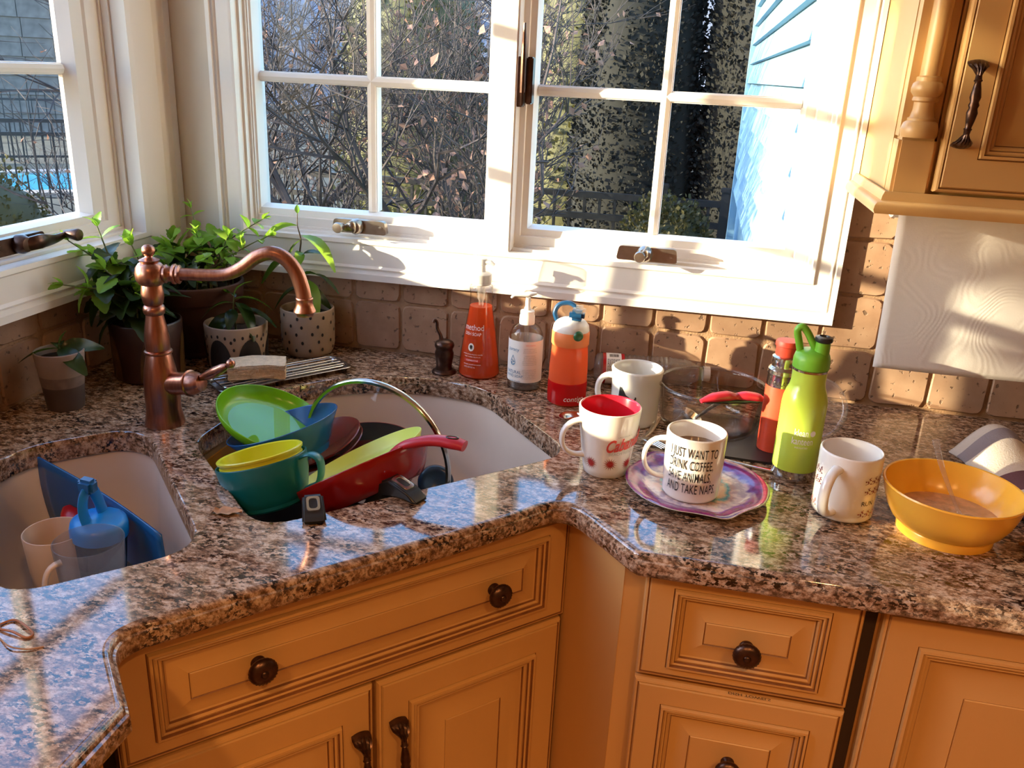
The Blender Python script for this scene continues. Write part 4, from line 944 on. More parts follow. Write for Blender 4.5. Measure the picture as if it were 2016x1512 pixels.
# purple party plate: round outline with two pointed tabs
pl = thing('party_plate', 'shiny purple plate with pale swirled centre under the lettered mug', 'plate', (1.101, -0.466, 0.0))
def plate_outline(k):
    out = []
    for i in range(96):
        a = 2 * PI * i / 96; r = 0.1005
        for c, amp, w in ((-1.18, 0.008, 0.16), (2.25, 0.010, 0.17)):
            d = (a - c + PI) % (2 * PI) - PI; r += amp * math.exp(-(d / w) ** 2) - 0.004 * math.exp(-((abs(d) - 0.42) / 0.22) ** 2)
        out.append((r * k * math.cos(a), r * k * math.sin(a)))
    return out
def plate_surface():
    m, n, l, out = newmat('swirl_print')
    b = n.new('ShaderNodeBsdfPrincipled'); l.new(b.outputs[0], out.inputs[0]); b.inputs['Roughness'].default_value = 0.14; b.inputs['Coat Weight'].default_value = 0.5
    tc = n.new('ShaderNodeTexCoord'); ln = n.new('ShaderNodeVectorMath'); ln.operation = 'LENGTH'; l.new(tc.outputs['Object'], ln.inputs[0])
    nz = n.new('ShaderNodeTexNoise'); nz.inputs['Scale'].default_value = 30; nz.inputs['Detail'].default_value = 5; nz.inputs['Distortion'].default_value = 1.5; l.new(tc.outputs['Object'], nz.inputs['Vector'])
    ad = n.new('ShaderNodeMath'); ad.operation = 'MULTIPLY_ADD'; ad.inputs[1].default_value = 0.028; ad.inputs[2].default_value = -0.014; l.new(nz.outputs[0], ad.inputs[0])
    s = n.new('ShaderNodeMath'); s.operation = 'ADD'; l.new(ln.outputs['Value'], s.inputs[0]); l.new(ad.outputs[0], s.inputs[1])
    mr = n.new('ShaderNodeMapRange'); mr.inputs[1].default_value = 0.0; mr.inputs[2].default_value = 0.11; l.new(s.outputs[0], mr.inputs[0])
    r = ramp(n, [(0.0, (0.62, 0.40, 0.30)), (0.36, (0.70, 0.47, 0.28)), (0.42, (0.08, 0.36, 0.38)), (0.47, (0.66, 0.42, 0.36)), (0.56, (0.72, 0.64, 0.66)), (0.66, (0.66, 0.56, 0.66)), (0.71, (0.22, 0.10, 0.46)), (0.78, (0.23, 0.022, 0.22)), (0.87, (0.30, 0.028, 0.17)), (0.95, (0.15, 0.018, 0.16))])
    l.new(mr.outputs[0], r.inputs[0])
    n2 = n.new('ShaderNodeTexNoise'); n2.inputs['Scale'].default_value = 85; n2.inputs['Detail'].default_value = 4; l.new(tc.outputs['Object'], n2.inputs['Vector'])
    r2 = ramp(n, [(0.40, (0.55, 0.55, 0.7)), (0.55, (1, 1, 1)), (0.72, (1.0, 0.85, 0.9))]); l.new(n2.outputs[0], r2.inputs[0])
    mx = n.new('ShaderNodeMix'); mx.data_type = 'RGBA'; mx.blend_type = 'MULTIPLY'; mx.inputs[0].default_value = 0.9; l.new(r.outputs[0], mx.inputs[6]); l.new(r2.outputs[0], mx.inputs[7]); l.new(mx.outputs[2], b.inputs['Base Color'])
plate_surface()
bm = bmesh.new(); rows = []
for k, z, mi in ((0.60, 0.0, 1), (0.68, 0.001, 1), (0.985, 0.0125, 1), (1.0, 0.0135, 1), (1.0, 0.0145, 1), (0.985, 0.0148, 0), (0.80, 0.0110, 0), (0.72, 0.0075, 0), (0.66, 0.0068, 0), (0.3, 0.0068, 0)):
    rows.append(([bm.verts.new((x, y, z)) for x, y in plate_outline(k)], mi))
for (A, _), (B, mi) in zip(rows, rows[1:]):
    for i in range(96): f_ = bm.faces.new((A[i], A[(i + 1) % 96], B[(i + 1) % 96], B[i])); f_.material_index = mi
f_ = bm.faces.new(rows[-1][0]); f_.material_index = 0; f_ = bm.faces.new(list(reversed(rows[0][0]))); f_.material_index = 1; tri_fix(bm)
obj('dish', bm, ['swirl_print', 'plate_edge'], pl, 50)

# yellow cereal bowl with a clear spoon
yb = thing('cereal_bowl', 'deep yellow plastic bowl with leftover cereal milk', 'bowl', (1.426, -0.489, 0))
obj('bowl', lathe([(0, 0.006), (0.056, 0.006), (0.0565, 0.0), (0.0595, 0.0), (0.0605, 0.010), (0.0595, 0.012), (0.069, 0.020), (0.077, 0.034), (0.0825, 0.050), (0.0855, 0.063), (0.0868, 0.0655), (0.0858, 0.0675), (0.0835, 0.0668), (0.0795, 0.052), (0.0725, 0.035), (0.060, 0.019), (0.045, 0.012), (0, 0.011)], 56), 'yellow_bowl', yb, 50)
bm = bmesh.new(); rnd = random.Random(3); rows = []
for k in range(7):
    r = 0.066 * k / 6
    rows.append([bm.verts.new((r * math.cos(2 * PI * i / 36), r * math.sin(2 * PI * i / 36), 0.026 + rnd.uniform(0, 0.0022) * (k < 6))) for i in range(36)] if k else [bm.verts.new((0, 0, 0.027))])
for A, B in zip(rows, rows[1:]):
    for i in range(36):
        if len(A) == 1: bm.faces.new((A[0], B[i], B[(i + 1) % 36]))
        else: bm.faces.new((A[i], B[i], B[(i + 1) % 36], A[(i + 1) % 36]))
obj('cereal_milk', bm, 'cereal_milk', yb, 60)
sp = thing('clear_spoon', 'clear plastic spoon leaning in the yellow bowl', 'spoon', (1.437, -0.497, 0.030))
obj('spoon_stem', tube(catmull([(0.004, -0.012, 0.002), (0, 0, 0.004), (-0.012, 0.022, 0.028), (-0.022, 0.042, 0.052), (-0.030, 0.062, 0.078)], 5), [0.0035, 0.003, 0.0032, 0.0042, 0.0052], 10, flat=0.45), 'clear_plastic', sp, 60)
obj('spoon_head', lathe([(0, -0.002), (0.009, 0.0), (0.013, 0.004), (0.0135, 0.005), (0.0125, 0.005), (0.0085, 0.0015), (0, 0)], 20, T=Matrix.Translation((0.010, -0.024, 0.001)) @ Matrix.Diagonal((1, 1.4, 1, 1))), 'clear_plastic', sp, 60)

# folded striped dish towel
def cloth(name, fn, nu, nv, m, parent, th=0.004):
    bm = bmesh.new(); uvl = bm.loops.layers.uv.new('UVMap'); g_ = [[bm.verts.new(fn(i / nu, j / nv)) for j in range(nv + 1)] for i in range(nu + 1)]
    for i in range(nu):
        for j in range(nv):
            f_ = bm.faces.new((g_[i][j], g_[i + 1][j], g_[i + 1][j + 1], g_[i][j + 1]))
            for lp, (a, b) in zip(f_.loops, ((i, j), (i + 1, j), (i + 1, j + 1), (i, j + 1))): lp[uvl].uv = (a / nu, b / nv)
    o = obj(name, bm, m, parent, 80); md = o.modifiers.new('thickness', 'SOLIDIFY'); md.thickness = th; md.offset = 1; return o
stripes('towel_stripes', [(0.0, (0.56, 0.49, 0.44)), (0.10, (0.28, 0.24, 0.26)), (0.20, (0.70, 0.62, 0.53)), (0.42, (0.17, 0.085, 0.10)), (0.58, (0.70, 0.62, 0.53)), (0.66, (0.58, 0.43, 0.30)), (0.69, (0.72, 0.64, 0.55)), (0.78, (0.09, 0.055, 0.085)), (0.90, (0.33, 0.28, 0.30))], 0, 1.0)
stripes('towel_gold', [(0.0, (0.42, 0.20, 0.06)), (0.45, (0.30, 0.14, 0.05)), (0.55, (0.45, 0.24, 0.08)), (0.9, (0.22, 0.11, 0.05))], 1, 6.0)
tw = thing('dish_towel', 'crumpled dish towel with white and plum stripes behind the yellow bowl', 'towel', (1.50, -0.26, 0.0), 0)
def tfn(u, v):
    x = -0.006 + 0.30 * v + 0.055 * u * (1 - 0.3 * v); y = 0.030 - 0.235 * u + 0.10 * v * (1 - u * 0.4)
    z = 0.007 + 0.046 * math.exp(-((v - 0.20) / 0.16) ** 2) * math.exp(-((u - 0.10) / 0.34) ** 2) + 0.010 * math.sin(u * 9 + v * 4) * 0.35 + 0.004 * math.sin(v * 11) + 0.010 * v
    z -= 0.0055 * (math.exp(-(v / 0.06) ** 2) + math.exp(-((1 - u) / 0.06) ** 2)); return (x, y, max(0.0008, z))
cloth('cloth', tfn, 40, 40, 'towel_stripes', tw)
def tfn2(u, v):
    x = 0.015 + 0.20 * v; y = -0.200 - 0.10 * u - 0.03 * v; z = 0.004 + 0.012 * abs(math.sin(u * 3.1)) + 0.003 * math.sin(v * 16)
    z -= 0.004 * math.exp(-((u) / 0.1) ** 2); return (x, y, max(0.0008, z))
tg = thing('dish_cloth', 'mustard brown waffle dish cloth tucked under the yellow bowl', 'cloth', (1.50, -0.30, 0.0), 0)
cloth('cloth', tfn2, 24, 24, 'towel_gold', tg)

# ------------------------------------------------------------------ bottles
def screw_on(prof, seg=32, T=None, bm=None): return lathe(prof, seg, bm, T=T)
# dish soap
ds = thing('dish_soap_bottle', 'tall flared clear bottle of orange dish soap with clear pump', 'soap bottle', (0.684, -0.082, 0))
sp_prof = [(0.0, 0.0), (0.036, 0.0), (0.0395, 0.003), (0.0398, 0.008), (0.036, 0.045), (0.030, 0.085), (0.0240, 0.120), (0.0212, 0.140), (0.0205, 0.155), (0.0215, 0.163), (0.0222, 0.170), (0.0205, 0.175), (0.0150, 0.178), (0.0148, 0.188)]
obj('bottle', lathe(sp_prof, 40), 'glass', ds, 50)
obj('soap', lathe([(0, 0.002), (0.0355, 0.002), (0.0383, 0.005), (0.0384, 0.009), (0.0346, 0.045), (0.0287, 0.085), (0.0229, 0.120), (0.0208, 0.136), (0, 0.136)], 40), 'orange_soap', ds, 50)
pm_ = obj('pump', lathe([(0.0165, 0.176), (0.0182, 0.178), (0.0182, 0.196), (0.014, 0.199), (0.007, 0.200), (0.006, 0.212), (0.0085, 0.214), (0.0085, 0.224), (0.0, 0.226)], 28), 'white_plastic', ds, 50)
obj('nozzle', tube([(0, 0, 0.219), (0.018, -0.004, 0.219), (0.024, -0.005, 0.215)], [0.005, 0.004, 0.003], 10), 'white_plastic', pm_, 60)
obj('overcap', lathe([(0.0195, 0.180), (0.0190, 0.215), (0.0178, 0.238), (0.0160, 0.2415), (0.0, 0.242)], 28), 'clear_plastic', ds, 50)
obj('dip_tube', lathe([(0.0075, 0.176), (0.0075, 0.150), (0.0045, 0.145), (0.0045, 0.120), (0, 0.120)], 16), 'clear_plastic', ds, 50)
ta = toward_cam(0.684, -0.082)
sl = -0.145
def dsr(z): return 0.0398 + sl * (z - 0.008) + 0.001
for body_, size, z, mtn, da, xs in (('method', 0.0155, 0.094, 'print_white', -0.46, 0.86), ('DISH SOAP', 0.0082, 0.084, 'print_white', -0.50, 0.85), ('clementine', 0.0046, 0.0735, 'print_coral', -0.50, 1.0), ('removes grease and grime naturally', 0.0031, 0.0480, 'print_white', -0.40, 0.9), ('tough on dishes, easy on you', 0.0031, 0.0435, 'print_white', -0.40, 0.9), ('nettoyant vaisselle non toxique', 0.0031, 0.0290, 'print_white', -0.38, 0.9), ('18 FL OZ 532 mL', 0.0036, 0.0235, 'print_white', -0.50, 0.9)):
    wrap_text('lettering', body_, size, dsr(z), ta + da, z, mtn, ds, xs=xs, slope=sl)
eb = bmesh.new(); wrap_poly(eb, ellipse(0.0060, 0.0075, 20), dsr(0.062), ta - 0.50, 0.0620, slope=sl, off=0.0006); obj('emblem', eb, 'print_white', ds, 0)
eb = bmesh.new(); wrap_poly(eb, [(-0.0025, 0.003), (0.0, 0.0045), (0.003, 0.003), (0.0025, -0.001), (0.0005, -0.0045), (-0.0022, -0.001)], dsr(0.062), ta - 0.50, 0.0620, slope=sl, off=0.0012); obj('emblem_leaf', eb, 'print_black', ds, 0)
eb = bmesh.new()
for k in range(8):
    x0 = -0.016 + 0.004 * k; wrap_poly(eb, [(x0, -0.0028), (x0 + 0.004, -0.0028), (x0 + 0.004, 0.0028), (x0, 0.0028)], dsr(0.037), ta - 0.38, 0.0375, slope=sl, off=0.0006)
obj('label_band', eb, 'print_coral', ds, 0)
wrap_text('lettering', 'CLEMENTINE', 0.0040, dsr(0.037), ta - 0.38, 0.0362, 'print_white', ds, slope=sl, off=0.0012)
# hand soap
hs = thing('hand_soap_bottle', 'round clear hand soap bottle with white label and white pump', 'soap bottle', (0.781, -0.124, 0))
obj('bottle', lathe([(0, 0.0), (0.027, 0.0), (0.0305, 0.003), (0.0310, 0.008), (0.0310, 0.092), (0.0298, 0.104), (0.0250, 0.115), (0.0165, 0.121), (0.0125, 0.123), (0.0122, 0.128)], 40), 'glass', hs, 50)
obj('soap', lathe([(0, 0.002), (0.0265, 0.002), (0.0292, 0.005), (0.0292, 0.013), (0, 0.013)], 36), 'clear_plastic', hs, 50)
obj('label', lathe([(0.0316, 0.018), (0.0316, 0.096)], 48, a0=0.0 - PI, a1=PI * 0.9), 'label_white', hs, 50)
pp = obj('pump', lathe([(0.0138, 0.122), (0.0140, 0.124), (0.0138, 0.137), (0.0128, 0.139), (0.0128, 0.146), (0.0065, 0.148), (0.0060, 0.152), (0.0048, 0.153), (0.0048, 0.170), (0, 0.171)], 24), 'white_plastic', hs, 50)
obj('nozzle', tube(catmull([(0.014, 0.004, 0.178), (0.002, 0, 0.176), (-0.012, -0.004, 0.175), (-0.024, -0.008, 0.174), (-0.029, -0.010, 0.169)], 4), [0.0035, 0.0075, 0.0060, 0.0042, 0.0034], 10, flat=0.6), 'white_plastic', pp, 60)
obj('dip_tube', tube([(0, 0, 0.122), (0, 0, 0.075)], 0.0045, 10), 'clear_plastic', hs, 60)
ta = toward_cam(0.781, -0.124)
for body_, size, z, da, mt_, xs in (('puracy', 0.0092, 0.0770, -0.75, 'print_blue', 1.0), ('NATURAL', 0.0082, 0.0345, -0.72, 'print_blue', 0.9), ('HAND SOAP', 0.0072, 0.0275, -0.66, 'print_blue', 0.9), ('lavender & vanilla', 0.0038, 0.0190, -0.60, 'print_blue', 0.9)):
    wrap_text('lettering', body_, size, 0.0318, ta + da, z, mt_, hs, xs=xs)
db = bmesh.new()
for (p0, p1) in zip(catmull([(0, 0.011, 0), (-0.004, 0.003, 0), (-0.0055, -0.003, 0), (-0.003, -0.0075, 0), (0, -0.0085, 0), (0.003, -0.0075, 0), (0.0055, -0.003, 0), (0.004, 0.003, 0), (0, 0.011, 0)], 3), catmull([(0, 0.011, 0), (-0.004, 0.003, 0), (-0.0055, -0.003, 0), (-0.003, -0.0075, 0), (0, -0.0085, 0), (0.003, -0.0075, 0), (0.0055, -0.003, 0), (0.004, 0.003, 0), (0, 0.011, 0)], 3)[1:]):
    wrap_poly(db, [(p0.x, p0.y), (p1.x, p1.y), (p1.x * 0.82, p1.y * 0.82), (p0.x * 0.82, p0.y * 0.82)], 0.0318, ta - 0.75, 0.058)
for k in range(9): wrap_poly(db, ellipse(0.0010, 0.0013, 6, random.uniform(-0.003, 0.003), random.uniform(-0.006, 0.002)), 0.0318, ta - 0.75, 0.058)
obj('drop_emblem', db, 'print_blue', hs, 0)
for k, zz in enumerate([0.0885 - 0.0033 * i for i in range(20)]):
    if k in (1, 5, 12, 13): continue
    ln = ('SAFE & GENTLE' if k == 0 else 'CARE & CLEANSE' if k == 6 else ['plant based formula made', 'with natural coconut and', 'sea salt, hypoallergenic', 'soft on hands, tough on', 'germs and kitchen grime'][k % 5])
    wrap_text('lettering', ln, 0.0026, 0.0318, ta + 0.28, zz, 'print_grey' if k else 'print_coral', hs)
# orange water bottle
wb = thing('water_bottle', 'translucent orange sports bottle with white lid and blue spout', 'bottle', (0.8685, -0.1735, 0))
obj('bottle', lathe([(0, 0.0), (0.029, 0.0), (0.0325, 0.003), (0.0340, 0.010), (0.0342, 0.035), (0.0335, 0.07), (0.0318, 0.098), (0.0312, 0.106), (0.0322, 0.110)], 40), 'orange_bottle', wb, 50)
obj('drink', lathe([(0, 0.003), (0.031, 0.003), (0.0331, 0.010), (0.0333, 0.042), (0, 0.042)], 36), 'red_liquid', wb, 50)
obj('tint_band', lathe([(0.0343, 0.004), (0.0346, 0.020), (0.0346, 0.040), (0.0343, 0.043)], 40), 'red_liquid', wb, 50)
obj('collar', lathe([(0.0318, 0.108), (0.0330, 0.110), (0.0328, 0.131), (0.0315, 0.133)], 40), 'orange_rubber', wb, 50)
obj('lid', lathe([(0.0312, 0.132), (0.0318, 0.134), (0.0305, 0.142), (0.0255, 0.149), (0.018, 0.153), (0, 0.154)], 36), 'white_plastic', wb, 50)
ta = toward_cam(0.8685, -0.1735)
bb = tube(catmull([(-0.026, 0.004, 0.146), (-0.031, 0.006, 0.160), (-0.024, 0.008, 0.174), (-0.006, 0.008, 0.178), (0.008, 0.004, 0.170), (0.010, 0.0, 0.160)], 6), 0.0052, 10, flat=0.8)
obj('carry_loop', bb, 'lid_blue', wb, 60)
spb = box((0.010, -0.010, 0.163), (0.026, 0.020, 0.018), 0.005); obj('spout_cover', spb, 'lid_blue', wb, 40)
obj('spout', box((0.014, -0.013, 0.173), (0.022, 0.016, 0.016), 0.005), 'clear_plastic', wb, 40)
gb = lathe([(0, 0.006), (0.006, 0.005), (0.0085, 0.002), (0.009, 0)], 20); go = obj('button', gb, 'dark_green', wb, 60); go.rotation_euler = (PI / 2, 0, ta + 0.42 + PI / 2); go.location = (0.0320 * math.cos(ta + 0.42), 0.0320 * math.sin(ta + 0.42), 0.1305)
wrap_text('lettering', 'contigo', 0.0135, 0.0346, ta + 0.40, 0.012, 'print_white', wb, xs=0.95, shear=0.2)
# lying clear bottle along the backsplash
lb = thing('fallen_bottle', 'clear ribbed plastic bottle with red and white label lying along the backsplash', 'bottle', (0.905, -0.058, 0.0305), 0.165)
RY90 = Matrix.Rotation(PI / 2, 4, 'Y')
ribs = [(0, -0.004), (0.022, -0.002), (0.028, 0.004)] 
for k in range(15):
    x = 0.055 + 0.0085 * k; ribs += [(0.0285 - 0.0006 * max(0, k - 9) ** 1.2, x), (0.0262 - 0.0006 * max(0, k - 9) ** 1.2, x + 0.00425)]
ribs[3:3] = [(0.0288, 0.010), (0.0288, 0.048)]
ribs += [(0.016, 0.189), (0.0125, 0.196), (0.0120, 0.205)]
obj('bottle', lathe(ribs, 30, T=RY90), 'clear_plastic', lb, 50)
obj('cap', lathe([(0.0135, 0.202), (0.0138, 0.203), (0.0138, 0.214), (0, 0.215)], 24, T=RY90), 'white_plastic', lb, 50)
lbm = lathe([(0.0292, 0.012), (0.0292, 0.018)], 36, T=RY90, mi=0); lathe([(0.0292, 0.018), (0.0292, 0.046)], 36, lbm, 1, T=RY90); lathe([(0.0292, 0.046), (0.0292, 0.052)], 36, lbm, 0, T=RY90)
lo_ = obj('label', lbm, ['red_spoon', 'label_white'], lb, 60)
bars = bmesh.new(); rnd = random.Random(9)
def lab_rect(bm_, x0, x1, a0, a1):
    v_ = [bm_.verts.new((x, 0.0296 * math.cos(a), 0.0296 * math.sin(a))) for x, a in ((x0, a0), (x1, a0), (x1, a1), (x0, a1))]; bm_.faces.new(v_)
x = 0.024
while x < 0.041:
    wd_ = rnd.choice((0.0005, 0.0009, 0.0013)); lab_rect(bars, x, x + wd_, PI - 1.15, PI - 1.45); x += wd_ + 0.0007
for k in range(9):
    a = PI - 0.95 + 0.10 * k; xx = 0.020
    while xx < 0.042:
        L_ = rnd.uniform(0.001, 0.004); lab_rect(bars, xx, min(0.043, xx + L_), a, a + 0.045); xx += L_ + 0.001
obj('barcode_print', bars, 'print_black', lo_, 0)
# red insulated bottle
rb = thing('insulated_bottle', 'slim coral red insulated bottle with steel neck and red cap', 'bottle', (1.2165, -0.281, 0))
obj('body', lathe([(0, 0), (0.0205, 0), (0.0225, 0.002), (0.0232, 0.006), (0.0232, 0.108), (0.0228, 0.111)], 36), 'coral_metal', rb, 50)
obj('neck', lathe([(0.0222, 0.110), (0.0228, 0.112), (0.0222, 0.128), (0.0235, 0.130), (0.0240, 0.132), (0.0228, 0.135), (0.0232, 0.1375), (0.0215, 0.140), (0.0192, 0.142), (0.0188, 0.146), (0.0200, 0.148), (0.0196, 0.157), (0.0150, 0.160)], 36), 'steel', rb, 40)
obj('cap', lathe([(0.0150, 0.158), (0.0160, 0.160), (0.0160, 0.174), (0.0178, 0.175), (0.0178, 0.180), (0.0165, 0.183), (0, 0.184)], 32), 'coral_rubber', rb, 50)
wrap_text('lettering', 'INSULATED', 0.0092, 0.0228, toward_cam(1.2165, -0.281) + 0.05, 0.1150, 'rack_steel', rb, xs=0.9)
# green kids bottle
gb_ = thing('kids_bottle', 'lime green steel kids bottle with green sport cap and bare steel base', 'bottle', (1.242, -0.369, 0))
obj('steel_base', lathe([(0, 0), (0.0275, 0), (0.0305, 0.002), (0.0318, 0.007), (0.0318, 0.018)], 40), 'steel', gb_, 50)
bd = obj('body', lathe([(0.0318, 0.0175), (0.0320, 0.019), (0.0320, 0.116), (0.0312, 0.125), (0.0285, 0.135), (0.0252, 0.143), (0.0240, 0.150), (0.0240, 0.168)], 40), 'lime_metal', gb_, 50)
obj('steel_ring', lathe([(0.0238, 0.167), (0.0250, 0.1675), (0.0250, 0.1705), (0.0235, 0.171)], 36), 'steel', gb_, 50)
cp = obj('cap', lathe([(0.0240, 0.1708), (0.0256, 0.1720), (0.0256, 0.184), (0.0235, 0.192), (0.016, 0.197), (0, 0.199)], 36), 'cap_green', gb_, 45)
obj('spout', lathe([(0.0105, 0.190), (0.0100, 0.212), (0, 0.213)], 24, T=Matrix.Translation((0.011, -0.004, 0))), 'cap_green', cp, 50)
obj('spout_valve', lathe([(0.0080, 0.210), (0.0118, 0.212), (0.0125, 0.215), (0.0118, 0.2185), (0.0070, 0.220), (0.0060, 0.217), (0, 0.217)], 24, T=Matrix.Translation((0.011, -0.004, 0))), 'black_plastic', cp, 50)
lp = tube(catmull([(-0.016, 0.001, 0.188), (-0.021, 0.001, 0.206), (-0.0255, 0.001, 0.223), (-0.020, 0.001, 0.229), (-0.012, 0.001, 0.222), (-0.002, 0.0, 0.206), (0.004, 0, 0.196)], 5), 0.0052, 10, flat=1.0)
obj('carry_loop', lp, 'cap_green', cp, 60)
ta = toward_cam(1.242, -0.369)
wrap_text('lettering', 'klean', 0.0155, 0.0320, ta + 0.10, 0.0760, 'print_white', bd, xs=0.62)
wrap_text('lettering', 'kanteen', 0.0155, 0.0320, ta + 0.20, 0.0630, 'print_white', bd, xs=0.62)
wrap_text('lettering', 'INSULATED', 0.0035, 0.0320, ta + 0.18, 0.0570, 'print_white', bd)
eb = bmesh.new(); wrap_poly(eb, ellipse(0.0042, 0.0045, 14), 0.0320, ta + 0.62, 0.0805); obj('globe_emblem', eb, 'print_white', bd, 0)

# ------------------------------------------------------------------ casserole, utensils, small finds
cs = thing('glass_casserole', 'large round clear glass casserole dish with red-handled scoop in it', 'bowl', (1.117, -0.222, 0.0042))
obj('dish', lathe(wallprof([(0.062, 0.0), (0.072, 0.002), (0.079, 0.009), (0.0835, 0.024), (0.0862, 0.060), (0.0880, 0.074)], 0.0045, 0.005), 56), 'glass', cs, 50)
obj('rim', lathe([(0.0882 + 0.0028 * math.cos(a), 0.0745 + 0.0028 * math.sin(a)) for a in [2 * PI * k / 10 for k in range(11)]], 56), 'glass', cs, 60)
obj('residue', lathe([(0, 0.0062), (0.050, 0.0064), (0.066, 0.0085)], 40), 'cup_plastic', cs, 50)
bt = thing('black_tray', 'flat black plastic tray under the glass casserole', 'tray', (1.14, -0.255, 0.0))
obj('tray', tri_fix(prism(rounded([(-0.085, -0.078), (0.095, -0.088), (0.098, 0.095), (-0.082, 0.1)], 0.03, 5), 0.0, 0.004)), 'black_plastic', bt, 30)
kn = thing('table_knife', 'stainless table knife lying in front of the black tray', 'knife', (1.098, -0.352, 0.0))
kb = tube([(0.0, 0.010, 0.003), (0.05, -0.002, 0.0032), (0.085, -0.011, 0.003), (0.125, -0.020, 0.003)], [0.0055, 0.0050, 0.0042, 0.0062], 10, flat=0.45, up=(0, 0, 1)); obj('knife_handle', kb, 'steel', kn, 60)
obj('blade', tri_fix(prism([(-0.10, 0.028), (-0.095, 0.040), (-0.06, 0.034), (0.0, 0.016), (0.0, 0.006), (-0.06, 0.020)], 0.0015, 0.0032)), 'steel', kn, 0)
fk = thing('dinner_fork', 'steel dinner fork between the two white mugs', 'fork', (1.022, -0.33, 0.0))
fb = tube(catmull([(0.012, 0.115, 0.006), (0.004, 0.06, 0.004), (-0.006, 0.022, 0.006), (-0.008, 0.008, 0.010)], 5), [0.0060, 0.0045, 0.003, 0.0040], 8, flat=0.45, up=(0, 0, 1)); obj('fork_handle', fb, 'steel', fk, 60)
tb = bmesh.new(); tube(catmull([(-0.008, 0.010, 0.010), (0.0, 0.0, 0.0135), (0.004, -0.004, 0.0135)], 4), [0.004, 0.009, 0.0095], 8, tb, flat=0.2, up=(0, 0, 1))
for k in range(4):
    o_ = (k - 1.5) * 0.0048; tube(catmull([(0.003 + o_ * 0.7, -0.004 + o_ * 0.7, 0.0135), (0.016 + o_ * 0.7, -0.018 + o_ * 0.7, 0.0150), (0.030 + o_ * 0.7, -0.031 + o_ * 0.7, 0.0145)], 4), [0.0013, 0.0012, 0.0008], 6, tb)
obj('tines', tb, 'steel', fk, 60)
ts = thing('teaspoon', 'steel teaspoon lying behind the red-lined mug beside the sink', 'spoon', (0.889, -0.262, 0.0))
obj('spoon_bowl', lathe([(0, 0.001), (0.008, 0.002), (0.0145, 0.007), (0.0160, 0.010), (0.0150, 0.0102), (0.008, 0.0035), (0, 0.0022)], 24, T=Matrix.Rotation(0.9, 4, 'Z') @ Matrix.Diagonal((1.35, 1, 1, 1))), 'steel', ts, 60)
obj('spoon_handle', tube(catmull([(0.012, 0.014, 0.009), (0.022, 0.027, 0.010), (0.05, 0.048, 0.006), (0.085, 0.07, 0.004)], 5), [0.0035, 0.0028, 0.0035, 0.005], 8, flat=0.4, up=(0, 0, 1)), 'steel', ts, 60)
so = thing('red_scoop', 'steel scoop with lobed red and black handle resting on the casserole rim', 'scoop', (1.145, -0.302, 0.083))
hbm = tube(catmull([(-0.048, -0.030, 0.004), (-0.030, -0.020, 0.0085), (-0.008, -0.008, 0.0095), (0.004, -0.002, 0.0075), (0.020, 0.002, 0.0095), (0.038, 0.004, 0.0085), (0.046, 0.004, 0.006)], 5), [0.004, 0.0095, 0.0105, 0.0080, 0.0100, 0.0088, 0.005], 14, flat=0.75, up=(0, 0, 1)); obj('grip', hbm, 'red_rubber', so, 60)
obj('grip_underside', tube(catmull([(-0.040, -0.026, 0.002), (-0.010, -0.009, 0.0025), (0.020, 0.002, 0.0025), (0.042, 0.004, 0.003)], 5), [0.004, 0.0095, 0.0095, 0.005], 12, flat=0.5, up=(0, 0, 1)), 'black_plastic', so, 60)
obj('shank', tube(catmull([(0.0, -0.002, 0.004), (-0.014, 0.016, -0.008), (-0.034, 0.028, -0.030), (-0.050, 0.036, -0.050)], 5), [0.004, 0.0035, 0.0035, 0.003], 10), 'steel', so, 60)
obj('scoop_head', lathe([(0, -0.006), (0.010, -0.004), (0.017, 0.003), (0.019, 0.008), (0.018, 0.008), (0.0095, -0.002), (0, -0.004)], 24, T=Matrix.Translation((-0.060, 0.042, -0.054)) @ Matrix.Rotation(0.5, 4, 'Y')), 'steel', so, 60)
gl = thing('plastic_lid', 'round clear plastic lid leaning behind the green bottle', 'lid', (1.290, -0.225, 0.0015), axis=(-0.28, -0.80, 0.50))
obj('disc', lathe([(0, 0.001), (0.045, 0.001), (0.050, 0.003), (0.052, 0.007), (0.0545, 0.007), (0.0545, 0.003), (0.052, 0.0)], 44, T=Matrix.Translation((0, 0.0465, 0))), 'clear_plastic', gl, 50)
# fix: stand it on its edge
gl.location.z = Z0 + 0.010
# paper towel
pt = thing('paper_towel_roll', 'white embossed paper towel sheet hanging under the wall cabinet', 'paper towel', (1.364, -0.104, 0.400))
obj('roll', lathe([(0.018, 0.0), (0.044, 0.0), (0.044, 0.275), (0.018, 0.275)], 40, T=Matrix.Rotation(PI / 2, 4, 'Y')), 'paper', pt, 40)
obj('holder_rod', lathe([(0, -0.016), (0.012, -0.016), (0.012, 0.292), (0, 0.292)], 16, T=Matrix.Rotation(PI / 2, 4, 'Y')), 'bronze', pt, 40)
for x in (-0.014, 0.289): obj('holder_arm', b6(x - 0.004, x + 0.004, -0.012, 0.012, -0.012, 0.052, 0.002), 'bronze', pt)
def shf(u, v):
    z = 0.0 - 0.284 * v; y = -0.0450 - 0.0035 * math.sin(v * 2.6) + 0.0025 * math.sin(u * 5 + v * 3); x = 0.002 + 0.272 * u + 0.006 * v; return (x, y, z)
cloth('sheet', shf, 20, 30, 'paper', pt, 0.0008)
